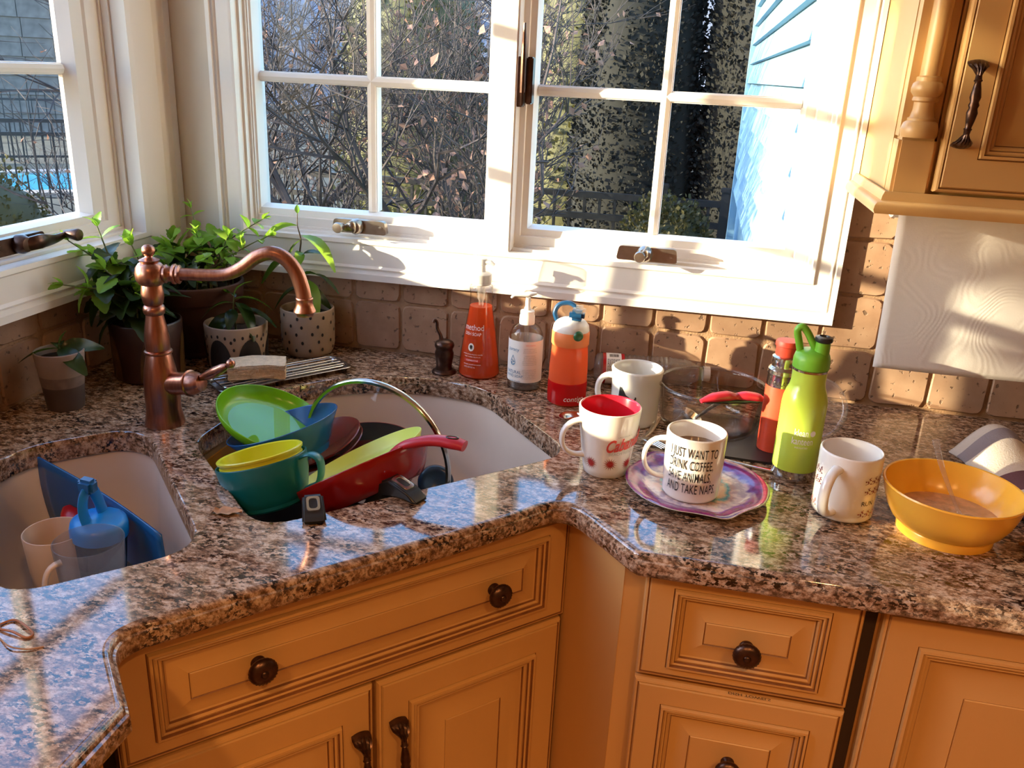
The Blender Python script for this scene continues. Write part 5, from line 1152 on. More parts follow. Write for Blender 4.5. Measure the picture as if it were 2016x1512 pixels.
# built-in bronze soap dispenser
sd_ = thing('soap_dispenser', 'small dark bronze soap dispenser set into the granite beside the orange soap', 'soap dispenser', (0.6185, -0.096, 0))
obj('collar', lathe([(0.0, 0.0), (0.0235, 0.0), (0.0240, 0.002), (0.0220, 0.005), (0.0170, 0.008)], 28), 'bronze', sd_, 50)
bd = obj('barrel', lathe([(0.0165, 0.006), (0.0150, 0.014), (0.0155, 0.020), (0.0178, 0.032), (0.0182, 0.040), (0.0160, 0.046), (0.0170, 0.050), (0.0185, 0.052), (0.0190, 0.056), (0.0170, 0.061), (0.0100, 0.065), (0, 0.066)], 28), 'bronze', sd_, 50)
obj('nozzle', tube(catmull([(-0.006, 0.0, 0.063), (-0.008, 0.0, 0.073), (-0.014, -0.001, 0.086), (-0.015, -0.001, 0.099), (-0.019, -0.002, 0.103), (-0.022, -0.003, 0.098)], 5), [0.0050, 0.0036, 0.0032, 0.0030, 0.0030, 0.0034], 10), 'bronze', sd_, 60)

# ------------------------------------------------------------------ copper faucet
fx, fy = 0.271, -0.478
fc = thing('copper_faucet', 'antique copper single lever kitchen faucet with curved spout', 'faucet', (fx, fy, 0))
obj('base', lathe([(0, 0), (0.0300, 0), (0.0305, 0.003), (0.0285, 0.012), (0.0270, 0.022), (0.0268, 0.024)], 36), 'copper', fc, 50)
obj('body', lathe([(0.0265, 0.0235), (0.0262, 0.026), (0.0268, 0.045), (0.0262, 0.070), (0.0235, 0.092), (0.0195, 0.112), (0.0180, 0.1165), (0.0205, 0.1175), (0.0212, 0.1195), (0.0205, 0.1215), (0.0178, 0.1225), (0.0185, 0.126), (0.0188, 0.140), (0.0165, 0.158), (0.0135, 0.174), (0.0130, 0.1785), (0.0148, 0.1800), (0.0162, 0.184), (0.0162, 0.188), (0.0148, 0.192), (0.0125, 0.1935), (0.0145, 0.1965), (0.0162, 0.205), (0.0165, 0.213), (0.0150, 0.223), (0.0142, 0.226)], 36), 'copper', fc, 50)
obj('ball', lathe([(0.0142, 0.2245), (0.0180, 0.2265), (0.0218, 0.2335), (0.0225, 0.2420), (0.0208, 0.2510), (0.0165, 0.2570), (0.0125, 0.2595), (0.0145, 0.2605), (0.0150, 0.2625), (0.0110, 0.2645), (0.0062, 0.2665), (0.0055, 0.2685), (0.0088, 0.2715), (0.0100, 0.2765), (0.0088, 0.2815), (0.0050, 0.2848), (0, 0.2855)], 36), 'copper', fc, 50)
sdv = Vector((math.cos(math.radians(14)), math.sin(math.radians(14)), 0))
def sq(d, z): return sdv * d + Vector((0, 0, z))
P = catmull([sq(0.015, 0.242), sq(0.05, 0.2425), sq(0.09, 0.2425), sq(0.115, 0.2455), sq(0.137, 0.2565), sq(0.158, 0.2725), sq(0.180, 0.2795), sq(0.2005, 0.2720), sq(0.2155, 0.2530), sq(0.2235, 0.2290), sq(0.2265, 0.2120)], 6)
obj('spout', tube(P, [0.0095, 0.0092, 0.0092, 0.0094, 0.0100, 0.0104, 0.0108, 0.0110, 0.0112, 0.0114, 0.0115], 20), 'copper', fc, 60)
colb = bmesh.new(); Tm = Matrix.Translation((0, 0, 0.242)) @ Matrix.Rotation(math.radians(14), 4, 'Z') @ Matrix.Rotation(PI / 2, 4, 'Y')
lathe([(0.0100, 0.019), (0.0135, 0.0205), (0.0140, 0.0235), (0.0118, 0.0255), (0.0110, 0.032), (0.0150, 0.0335), (0.0155, 0.0370), (0.0130, 0.0385), (0.0140, 0.0400), (0.0142, 0.0430), (0.0100, 0.0450)], 28, colb, T=Tm)
obj('spout_collar', colb, 'copper', fc, 50)
obj('spout_tip', lathe([(0.0118, 0.001), (0.0128, 0.0), (0.0130, -0.002), (0.0120, -0.004), (0.0135, -0.013), (0.0165, -0.019), (0.0168, -0.021), (0.0140, -0.0225), (0.0125, -0.028), (0.0, -0.028)], 28, T=Matrix.Translation(sq(0.2268, 0.2125))), 'copper', fc, 50)
hd = Vector((math.cos(math.radians(-6)), math.sin(math.radians(-6)), 0))
Th = Matrix.Translation((0, 0, 0.066)) @ Matrix.Rotation(math.radians(-6), 4, 'Z') @ Matrix.Rotation(math.radians(80), 4, 'Y')
obj('valve_body', lathe([(0.0172, 0.014), (0.0180, 0.030), (0.0178, 0.052), (0.0205, 0.0535), (0.0208, 0.0560), (0.0185, 0.0575), (0.0178, 0.066), (0.0130, 0.0765), (0, 0.079)], 30, T=Th), 'copper', fc, 50)
lv = obj('lever', tube(catmull([hd * 0.076 + Vector((0, 0, 0.088)), hd * 0.088 + Vector((0, 0, 0.094)), hd * 0.103 + Vector((0, 0, 0.102)), hd * 0.117 + Vector((0, 0, 0.1105)), hd * 0.123 + Vector((0, 0, 0.114))], 5), [0.0050, 0.0075, 0.0085, 0.0066, 0.0042], 14), 'copper', fc, 60)
obj('lever_tip', lathe([(0, -0.0075), (0.0045, -0.0065), (0.0070, -0.001), (0.0068, 0.003), (0.004, 0.0068), (0, 0.0078)], 16, T=Matrix.Translation(hd * 0.1295 + Vector((0, 0, 0.1180))) @ Matrix.Rotation(0.9, 4, 'Y')), 'copper', lv, 60)

# ------------------------------------------------------------------ tray with rack, sponge
tr = thing('rack_tray', 'small steel tray with wire rack holding the sponge', 'tray', (0.346, -0.228, 0.0), math.atan2(0.193, 0.152) )
L2, W2 = 0.126, 0.037
def rr_(k): return rounded([(-L2 * k, -W2 * k), (L2 * k, -W2 * k), (L2 * k, W2 * k), (-L2 * k, W2 * k)], 0.016, 4)
bm = bmesh.new(); rows = []
for d, z in ((-0.006, 0.0), (-0.003, 0.001), (0.0, 0.010), (0.003, 0.0115), (0.004, 0.0105), (0.002, 0.0090), (-0.002, 0.0025), (-0.006, 0.0015)):
    L = rounded([(-L2 - d, -W2 - d), (L2 + d, -W2 - d), (L2 + d, W2 + d), (-L2 - d, W2 + d)], 0.016, 4); rows.append([bm.verts.new((x, y, z)) for x, y in L])
for A, B in zip(rows, rows[1:]):
    for i in range(len(A)): bm.faces.new((A[i], A[(i + 1) % len(A)], B[(i + 1) % len(A)], B[i]))
bm.faces.new(list(reversed(rows[0]))); bm.faces.new(rows[-1]); tri_fix(bm)
obj('pan', bm, 'rack_steel', tr, 50)
rk = obj('rack', tube([(x, y, 0.0125) for x, y in rounded([(-L2 + 0.008, -W2 + 0.006), (L2 - 0.008, -W2 + 0.006), (L2 - 0.008, W2 - 0.006), (-L2 + 0.008, W2 - 0.006)], 0.012, 4)], 0.0014, 6, closed=True), 'steel', tr, 60)
for k in range(4): obj('rack_wire', tube([(-L2 + 0.008, -0.021 + 0.014 * k, 0.0130), (L2 - 0.008, -0.021 + 0.014 * k, 0.0130)], 0.0011, 6), 'steel', rk, 60)
for k in range(6): obj('rack_wire', tube([(-L2 + 0.03 + 0.038 * k, -W2 + 0.006, 0.0118), (-L2 + 0.03 + 0.038 * k, W2 - 0.006, 0.0118)], 0.0011, 6), 'steel', rk, 60)
spg = thing('kitchen_sponge', 'tan cellulose sponge lying on the steel rack tray', 'sponge', (0.318, -0.262, 0.0142), 0.43)
def spongebox(z0, z1, seed):
    b = bmesh.new(); bmesh.ops.create_cube(b, size=1.0); bmesh.ops.subdivide_edges(b, edges=b.edges[:], cuts=9, use_grid_fill=True); rnd = random.Random(seed)
    for v in b.verts:
        v.co = Vector((v.co.x * 0.098, v.co.y * 0.056, z0 + (v.co.z + 0.5) * (z1 - z0))) + Vector((rnd.gauss(0, 0.0007), rnd.gauss(0, 0.0007), rnd.gauss(0, 0.0005)))
        v.co.z += 0.0025 * math.cos(v.co.x / 0.049 * 1.5)
    return b
obj('scrub_layer', spongebox(0.017, 0.025, 1), 'sponge_top', spg, 60); obj('foam', spongebox(0.0, 0.0172, 2), 'sponge', spg, 60)

# ------------------------------------------------------------------ potted plants
def leaf_mesh(name, w, curl, m, serr=0.0, n=7, fold=0.12):
    bm = bmesh.new(); rows = []
    for i in range(n + 1):
        t = i / n; hw = w * (math.sin(PI * min(1, t * 0.93 + 0.03)) ** 0.8) * (1 - 0.25 * t) * (1 + (serr if i % 2 else -serr)); hw = max(hw, 0.004)
        z = -curl * t * t + 0.06 * math.sin(t * PI)
        row = []
        for s in (-1, -0.5, 0, 0.5, 1): row.append(bm.verts.new((s * hw, t, z + fold * abs(s) * hw * 2 + (0.012 if abs(s) == 0.5 and i % 2 else 0))))
        rows.append(row)
    for A, B in zip(rows, rows[1:]):
        for i in range(4): bm.faces.new((A[i], A[i + 1], B[i + 1], B[i]))
    me = bpy.data.meshes.new(name); bm.normal_update(); bm.to_mesh(me); bm.free(); me.materials.append(M[m]); me.polygons.foreach_set('use_smooth', [True] * len(me.polygons)); return me
LM = {'mint': [leaf_mesh('leaf', 0.37, c, 'mint_leaf', 0.07, 10) for c in (0.15, 0.35, 0.55)], 'young': [leaf_mesh('leaf', 0.34, c, 'young_leaf', 0.06, 10) for c in (0.0, 0.2)],
      'glossy': [leaf_mesh('leaf', 0.24, c, 'glossy_leaf', 0.02, 8) for c in (0.15, 0.4, 0.6)], 'lemon': [leaf_mesh('leaf', 0.25, c, 'young_leaf', 0.02, 8) for c in (0.3, 0.5)]}
prng = random.Random(42)
def leaf(parent, kind, p, d, size, roll=None):
    """one leaf from point p along direction d"""
    o = bpy.data.objects.new('leaf', prng.choice(LM[kind])); C.objects.link(o); o.parent = parent
    y = Vector(d).normalized(); z = Vector((0, 0, 1)); z = (z - y * z.dot(y)); z = z.normalized() if z.length > 1e-3 else Vector((1, 0, 0))
    z.rotate(Quaternion(y, prng.gauss(0, 0.35) if roll is None else roll)); x = y.cross(z)
    o.matrix_local = Matrix(((x.x * size, y.x * size, z.x * size, p[0]), (x.y * size, y.y * size, z.y * size, p[1]), (x.z * size, y.z * size, z.z * size, p[2]), (0, 0, 0, 1)))
def stem_with_pairs(parent, pts, r, pairs, s0, s1, kind, topkind='young', m='stem', droop=0.25, t0=0.25, ph=0.0, topn=4):
    P = catmull(pts, 6); obj('stem', tube(P, [r, r * 0.8, r * 0.5], 6), m, parent, 60); n = len(P)
    for k in range(pairs):
        t = t0 + (1 - t0) * (k / max(1, pairs - 0.3)); i = min(n - 2, int(t * (n - 1))); p = P[i]; ax = (P[i + 1] - P[i]).normalized()
        u = ax.orthogonal().normalized(); u.rotate(Quaternion(ax, ph + k * PI / 2 + prng.gauss(0, 0.2)))
        for s in (1, -1):
            d = u * s + ax * prng.uniform(0.15, 0.5) + Vector((0, 0, -droop * prng.uniform(0.3, 1.4)))
            leaf(parent, kind if t < 0.8 else topkind, p, d, (s0 + (s1 - s0) * t) * prng.uniform(0.85, 1.15))
    tip = P[-1]; ax = (P[-1] - P[-2]).normalized()
    for k in range(topn):
        u = ax.orthogonal().normalized(); u.rotate(Quaternion(ax, k * 2 * PI / topn + ph)); leaf(parent, topkind, tip, u * 0.55 + ax, s1 * prng.uniform(0.5, 0.8))
def pot_parts(t, prof, th, m, soil_r, soil_z, inner=None, floor=0.006):
    body = vessel('pot', prof, th, m, t, floor=floor, seg=44)
    obj('soil', lathe([(0, soil_z + 0.003), (soil_r * 0.5, soil_z + 0.002), (soil_r, soil_z)], 28), 'soil', t, 60); return body
# brown glazed pot with mint
bx, by = 0.122, -0.292
t = thing('potted_mint', 'brown and amber glazed pot overflowing with dark green mint', 'plant', (bx, by, 0))
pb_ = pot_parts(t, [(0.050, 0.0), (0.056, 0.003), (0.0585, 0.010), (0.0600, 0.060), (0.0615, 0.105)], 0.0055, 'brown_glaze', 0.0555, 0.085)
for k in range(5):
    ab = bmesh.new()
    pts_ = [(0.020 * math.cos(PI * i / 12), -0.04 + 0.075 * math.sin(PI * i / 12)) for i in range(13)]
    for i in range(12): wrap_poly(ab, [pts_[i], pts_[i + 1], (pts_[i + 1][0], -0.045), (pts_[i][0], -0.045)], 0.0600, -2.15 + 1.25 * k, 0.052, slope=0.02, off=0.0008)
    obj('amber_panel', ab, 'amber_glaze', pb_, 60)
mint_tips = [((-0.088, -0.060, 0.250), 6, 0.05), ((-0.060, -0.120, 0.190), 5, 0.05), ((-0.020, 0.012, 0.235), 5, 0.05), ((-0.072, -0.020, 0.215), 5, 0.05), ((0.020, -0.010, 0.200), 4, 0.045), ((-0.045, -0.075, 0.170), 4, 0.055), ((-0.060, -0.02, 0.27), 6, 0.045), ((0.01, -0.03, 0.165), 3, 0.05), ((-0.030, -0.055, 0.205), 4, 0.055)]
for k, (tp, pr, sz) in enumerate(mint_tips):
    a = 2 * PI * k / 9; b0 = Vector((0.03 * math.cos(a), 0.03 * math.sin(a), 0.085)); tpv = Vector(tp); mid = b0.lerp(tpv, 0.55) + Vector((0, 0, 0.025))
    stem_with_pairs(t, [b0, b0.lerp(mid, 0.5) + Vector((0, 0, 0.01)), mid, tpv], 0.0022, pr, sz * 1.5, sz * 0.8, 'mint', ph=k * 0.7)
# big terracotta pot in the corner
cx0, cy0 = 0.118, -0.126
t = thing('potted_herbs', 'wide terracotta pot of mixed herbs and seedlings in the window corner', 'plant', (cx0, cy0, 0))
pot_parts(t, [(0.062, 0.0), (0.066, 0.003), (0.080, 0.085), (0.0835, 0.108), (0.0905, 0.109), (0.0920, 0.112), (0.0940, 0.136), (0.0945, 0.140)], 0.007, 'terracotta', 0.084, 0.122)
for k in range(26):
    a = prng.uniform(0, 2 * PI); r = 0.075 * math.sqrt(prng.random()); h = prng.uniform(0.03, 0.075); b0 = Vector((r * math.cos(a), r * math.sin(a), 0.122)); tp = b0 + Vector((prng.gauss(0, 0.008), prng.gauss(0, 0.008), h))
    stem_with_pairs(t, [b0, b0.lerp(tp, 0.5), tp], 0.0010, 2, 0.022, 0.018, 'mint', 'young', m='stem_brown' if k % 3 == 0 else 'stem', t0=0.55, ph=k, topn=2)
for k, (tp, pr, sz, kd) in enumerate([((-0.012, 0.03, 0.275), 3, 0.026, 'young'), ((0.02, -0.01, 0.235), 3, 0.030, 'young'), ((0.085, -0.005, 0.235), 3, 0.030, 'young'), ((0.060, 0.02, 0.22), 3, 0.026, 'young'), ((-0.035, -0.02, 0.205), 3, 0.05, 'young'), ((0.0, 0.0, 0.200), 3, 0.055, 'mint'), ((-0.05, 0.02, 0.21), 3, 0.05, 'mint'), ((0.13, 0.045, 0.262), 5, 0.030, 'young'), ((0.045, -0.05, 0.19), 2, 0.05, 'mint'), ((0.15, 0.03, 0.235), 3, 0.026, 'young'), ((-0.02, -0.06, 0.185), 3, 0.05, 'mint'), ((0.02, 0.05, 0.215), 3, 0.05, 'mint')]):
    a = 2 * PI * k / 12; b0 = Vector((0.04 * math.cos(a), 0.04 * math.sin(a), 0.122)); tpv = Vector(tp)
    stem_with_pairs(t, [b0, b0.lerp(tpv, 0.4) + Vector((0, 0, 0.012)), b0.lerp(tpv, 0.75) + Vector((0, 0, 0.008)), tpv], 0.0016, pr, sz * 1.35, sz * 0.95, kd, 'young', t0=0.45, ph=k * 1.3)
# white pot with black arches
ax_, ay_ = 0.236, -0.184
t = thing('potted_seedling', 'white ceramic pot with black arches and dots holding a leafy seedling', 'plant', (ax_, ay_, 0))
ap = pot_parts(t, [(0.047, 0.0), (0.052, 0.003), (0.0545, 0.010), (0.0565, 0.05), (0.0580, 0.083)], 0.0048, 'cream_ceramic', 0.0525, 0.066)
ta = toward_cam(ax_, ay_)
ab = bmesh.new(); dots = bmesh.new()
for k in range(6):
    a = ta - 0.62 + 2 * PI / 6 * k
    pts_ = [(0.0235 * math.cos(PI * i / 14), 0.0 + 0.050 * math.sin(PI * i / 14) + 0.0) for i in range(15)]
    for i in range(14): wrap_poly(ab, [pts_[i], pts_[i + 1], (pts_[i + 1][0], -0.004), (pts_[i][0], -0.004)], 0.0550, a, 0.014, slope=0.045, off=0.0009)
    for dx_, dz in ((-0.028, 0.066), (-0.014, 0.068), (0.0, 0.070), (0.014, 0.068), (0.0285, 0.046), (0.0285, 0.030), (0.024, 0.060)): wrap_poly(dots, ellipse(0.0022, 0.0034, 10), 0.0550, a + dx_ / 0.056, dz, slope=0.05, off=0.0026)
obj('black_arches', ab, 'print_black', ap, 60); obj('dots', dots, 'print_black', ap, 60)
b0 = Vector((0, 0, 0.066)); P = [b0, Vector((-0.004, 0.002, 0.10)), Vector((0.0, 0.0, 0.135))]
obj('stem', tube(catmull(P, 5), [0.0022, 0.0014], 6), 'stem', t, 60)
for p, d, s in (((-0.003, 0, 0.120), (-0.9, -0.5, 0.1), 0.055), ((0, 0, 0.122), (0.85, -0.35, -0.25), 0.075), ((0, 0, 0.128), (0.8, 0.4, 0.05), 0.070), ((0, 0, 0.132), (-0.6, 0.6, 0.2), 0.05), ((-0.004, 0, 0.10), (-0.6, -0.7, -0.55), 0.075), ((-0.003, 0, 0.108), (0.3, -0.9, -0.35), 0.055), ((0, 0, 0.135), (0.3, 0.3, 0.8), 0.045), ((0, 0, 0.112), (1.0, 0.1, -0.25), 0.085)): leaf(t, 'glossy', p, d, s)
# white spotted pot with young citrus
sx_, sy_ = 0.327, -0.068
t = thing('potted_citrus', 'white ceramic pot with black dots holding a young citrus plant', 'plant', (sx_, sy_, 0))
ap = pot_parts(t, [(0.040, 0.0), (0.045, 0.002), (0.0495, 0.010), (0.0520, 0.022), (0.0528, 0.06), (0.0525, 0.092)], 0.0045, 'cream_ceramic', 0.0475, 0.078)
dots = bmesh.new()
for r_ in range(5):
    for k in range(12): wrap_poly(dots, ellipse(0.0025, 0.0036, 10), 0.0524, 2 * PI * (k + 0.5 * (r_ % 2)) / 12 + prng.gauss(0, 0.04), 0.018 + 0.0165 * r_ + prng.gauss(0, 0.001), off=0.0018 if r_ else 0.0005)
obj('dots', dots, 'print_black', ap, 60)
S1 = [Vector((-0.004, 0.004, 0.078)), Vector((-0.010, 0.004, 0.13)), Vector((-0.014, 0.004, 0.19)), Vector((-0.010, 0.004, 0.225)), Vector((-0.016, 0.004, 0.252)), Vector((-0.015, 0.004, 0.276))]
obj('stem', tube(catmull(S1, 5), [0.0024, 0.0022, 0.0020, 0.0016, 0.0012, 0.0008], 6), 'stem_brown', t, 60)
leaf(t, 'young', S1[-1], (0.0, 0.05, 1), 0.016)
for p, d, s, kd in ((S1[4], (-1.0, -0.15, -0.15), 0.07, 'lemon'), (S1[3] + Vector((0.002, 0, 0.008)), (1.0, -0.1, -0.30), 0.085, 'lemon'), (S1[3], (-0.65, -0.25, -0.75), 0.062, 'glossy'), (S1[2], (0.5, -0.1, 0.35), 0.05, 'glossy'), (S1[2], (-1, 0.05, -0.1), 0.085, 'glossy'), (S1[1] + Vector((0, 0, 0.025)), (0.95, -0.1, 0.25), 0.08, 'glossy'), (S1[1] + Vector((0, 0, 0.018)), (0.8, -0.4, -0.55), 0.075, 'lemon'), (S1[1], (1.0, 0.05, -0.3), 0.06, 'glossy'), (S1[1], (-0.8, -0.5, -0.1), 0.06, 'glossy'), (S1[2] + Vector((0, 0, 0.012)), (0.3, -0.6, -0.1), 0.045, 'lemon')): leaf(t, kd, p, d, s)
# small dip-glazed pot
qx, qy = 0.083, -0.466
t = thing('potted_sprout', 'small grey and slate dip-glazed pot with a low sprout by the left window', 'plant', (qx, qy, 0))
pot_parts(t, [(0.026, 0.0), (0.0275, 0.002), (0.0335, 0.060), (0.0380, 0.096)], 0.0032, 'grey_ceramic', 0.0335, 0.084)
obj('slate_dip', lathe([(0.0279, 0.0005), (0.0283, 0.004), (0.0318, 0.040)], 40), 'slate_ceramic', t, 50)
obj('speckled_band', lathe([(0.0319, 0.040), (0.0337, 0.058)], 40), 'mid_ceramic', t, 50)
obj('stem', tube([(0, 0, 0.084), (0.002, 0, 0.096), (0.003, -0.002, 0.108)], [0.002, 0.0012], 6), 'stem', t)
for d, s in (((-0.8, -0.7, -0.15), 0.062), ((0.9, -0.35, -0.35), 0.070), ((0.75, 0.5, 0.15), 0.06), ((-0.6, 0.6, 0.25), 0.05), ((0.2, 0.2, 0.9), 0.03)): leaf(t, 'glossy', (0.002, 0, 0.100), d, s)

# ------------------------------------------------------------------ dishes in the large bowl
def tilted(name, label, cat, c, n, depth, spin=0.0, group=None):
    """thing whose rim centre is c and rim normal n; origin at its base"""
    n = Vector(n).normalized(); o = Vector(c) - n * depth; return thing(name, label, cat, tuple(o), axis=n, spin=spin, group=group)
t = tilted('green_bowl', 'shallow translucent green plastic bowl on top of the dish pile', 'bowl', (0.4390, -0.4410, 0.0180), (0.382, 0.006, 0.924), 0.024)
obj('bowl', lathe(wallprof([(0.064, 0.0), (0.072, 0.0015), (0.080, 0.006), (0.087, 0.015), (0.0903, 0.024)], 0.0022, 0.003), 56), 'green_plastic', t, 60)
obj('rinse_water', lathe([(0, 0.0042), (0.060, 0.0046), (0.066, 0.0052)], 40), 'rinse_water', t, 60)
t = tilted('blue_bowl', 'deep blue plastic bowl tilted under the green bowl', 'bowl', (0.461, -0.4545, 0.0140), (-0.321, 0.033, 0.947), 0.058)
obj('bowl', lathe(wallprof([(0.045, 0.0), (0.052, 0.002), (0.066, 0.018), (0.078, 0.041), (0.0890, 0.058)], 0.0024, 0.003), 56), 'blue_plastic', t, 60)
t = tilted('teal_cup', 'wide teal soup mug with handle leaning in the sink', 'cup', (0.5011, -0.5999, 0.0237), (-0.27, 0.13, 0.955), 0.0684, spin=0.0)
t.scale = (0.95, 0.95, 0.95)
obj('cup', lathe(wallprof([(0.044, 0.0), (0.048, 0.002), (0.058, 0.020), (0.064, 0.045), (0.0668, 0.072)], 0.003, 0.004), 48), 'teal_plastic', t, 55)
hp = catmull([(0.063, 0.0, 0.066), (0.080, 0.0, 0.069), (0.092, 0.0, 0.060), (0.091, 0.0, 0.042), (0.082, 0.0, 0.026), (0.062, 0.0, 0.020)], 5)
obj('handle', tube(hp, 0.0110, 12, flat=0.28, up=(1, 0, 0)), 'teal_plastic', t, 60)
t2 = tilted('yellow_cup', 'yellow plastic cup nested in the teal soup mug', 'cup', (0.4997, -0.6013, 0.0356), (-0.27, 0.13, 0.955), 0.057)
t2.scale = (0.95, 0.95, 0.95)
obj('cup', lathe([(0, 0.0), (0.040, 0.0), (0.050, 0.010), (0.0590, 0.044), (0.0605, 0.045), (0.0605, 0.049), (0.0590, 0.050), (0.0598, 0.055), (0.0622, 0.0555), (0.0628, 0.0585), (0.0610, 0.060), (0.0570, 0.059), (0.0545, 0.040), (0.047, 0.012), (0.038, 0.004), (0, 0.004)], 48), 'yellow_plastic', t2, 50)
for k, dz in enumerate((0.0, 0.010)):
    t = tilted('maroon_plate', ('maroon glazed plate lying on its twin under the blue bowl', 'maroon glazed plate beneath its twin under the blue bowl')[k], 'plate', (0.474 + 0.004 * k, -0.352 + 0.002 * k, -0.058 - dz), (-0.345, -0.194, 0.918), 0.016)
    obj('plate', lathe([(0, 0.003), (0.042, 0.003), (0.043, 0.0), (0.047, 0.0), (0.049, 0.004), (0.062, 0.008), (0.0745, 0.0145), (0.0755, 0.016), (0.0740, 0.0172), (0.061, 0.0115), (0.048, 0.0072), (0, 0.0068)], 48), 'maroon_glaze', t, 55)
# red saucepan behind, dark inside
t = thing('red_saucepan', 'red enamel saucepan with black inside behind the maroon plates', 'pan', (0.545, -0.300, -0.150))
obj('pan', lathe(wallprof([(0.062, 0.0), (0.070, 0.003), (0.076, 0.014), (0.0785, 0.05), (0.0800, 0.083)], 0.003, 0.004), 48), 'red_enamel', t, 55)
obj('lining', lathe([(0.0768, 0.0845), (0.0755, 0.05), (0.073, 0.014), (0.066, 0.006), (0, 0.0055)], 48), 'nonstick', t, 55)
obj('rivet', lathe([(0, 0.004), (0.006, 0.003), (0.008, 0)], 14, T=Matrix.Translation((0.054, -0.056, 0.045)) @ Matrix.Rotation(-0.78, 4, 'Z') @ Matrix.Rotation(PI / 2, 4, 'Y')), 'steel', t)
# red frying pan with the lime plate in it
pn = (-0.50, 0.25, 0.83)
t = tilted('red_frying_pan', 'red enamel frying pan with red silicone handle at the front of the sink', 'pan', (0.622, -0.533, -0.001), pn, 0.045)
obj('pan', lathe(wallprof([(0.072, 0.0), (0.080, 0.002), (0.090, 0.014), (0.101, 0.034), (0.1075, 0.045)], 0.003, 0.004), 56), 'red_enamel', t, 55)
obj('lining', lathe([(0.1040, 0.0462), (0.0975, 0.034), (0.0865, 0.015), (0.076, 0.0065), (0, 0.006)], 56), 'nonstick', t, 55)
Ti = (Matrix.Translation(t.location) @ t.rotation_euler.to_matrix().to_4x4()).inverted()
def loc_(p): return Ti @ Vector((p[0], p[1], p[2] + Z0))
HP = [loc_(p) for p in ((0.672, -0.560, 0.030), (0.686, -0.562, 0.047), (0.706, -0.566, 0.061), (0.740, -0.563, 0.0695), (0.770, -0.565, 0.0705), (0.786, -0.567, 0.069))]
hn = obj('handle', tube(catmull(HP, 5), [0.0065, 0.0085, 0.0105, 0.0120, 0.0135, 0.0115], 14, flat=0.62, up=loc_((0, 0, 1)) - loc_((0, 0, 0))), 'red_rubber', t, 60)
hh = bmesh.new(); q0 = Vector((0.768, -0.5655, 0.0785)); 
tube([loc_(q0 + Vector((0.0085 * math.cos(a), 0.0040 * math.sin(a), 0))) for a in [2 * PI * k / 16 for k in range(16)]], 0.0012, 6, hh, closed=True)
lathe([(0, 0.0), (0.0042, 0.0)], 14, hh, T=Ti @ Matrix.Translation((q0.x, q0.y, q0.z + Z0 - 0.0005)) @ Matrix.Diagonal((1.9, 0.9, 1, 1)))
obj('hang_hole', hh, 'nonstick', hn, 60)
obj('bracket', tube(catmull([loc_(p) for p in ((0.672, -0.560, 0.030), (0.660, -0.566, 0.012), (0.648, -0.570, -0.008), (0.640, -0.572, -0.025))], 5), [0.0045, 0.0038, 0.0035, 0.0040], 10), 'steel', t, 60)
t = tilted('lime_plate', 'lime green plastic plate lying tilted in the red frying pan', 'plate', (0.620, -0.531, 0.012), (-0.478, 0.070, 0.876), 0.022)
obj('plate', lathe(wallprof([(0.066, 0.0), (0.078, 0.002), (0.091, 0.010), (0.0985, 0.022)], 0.0022, 0.003), 52), 'lime_plastic', t, 60)
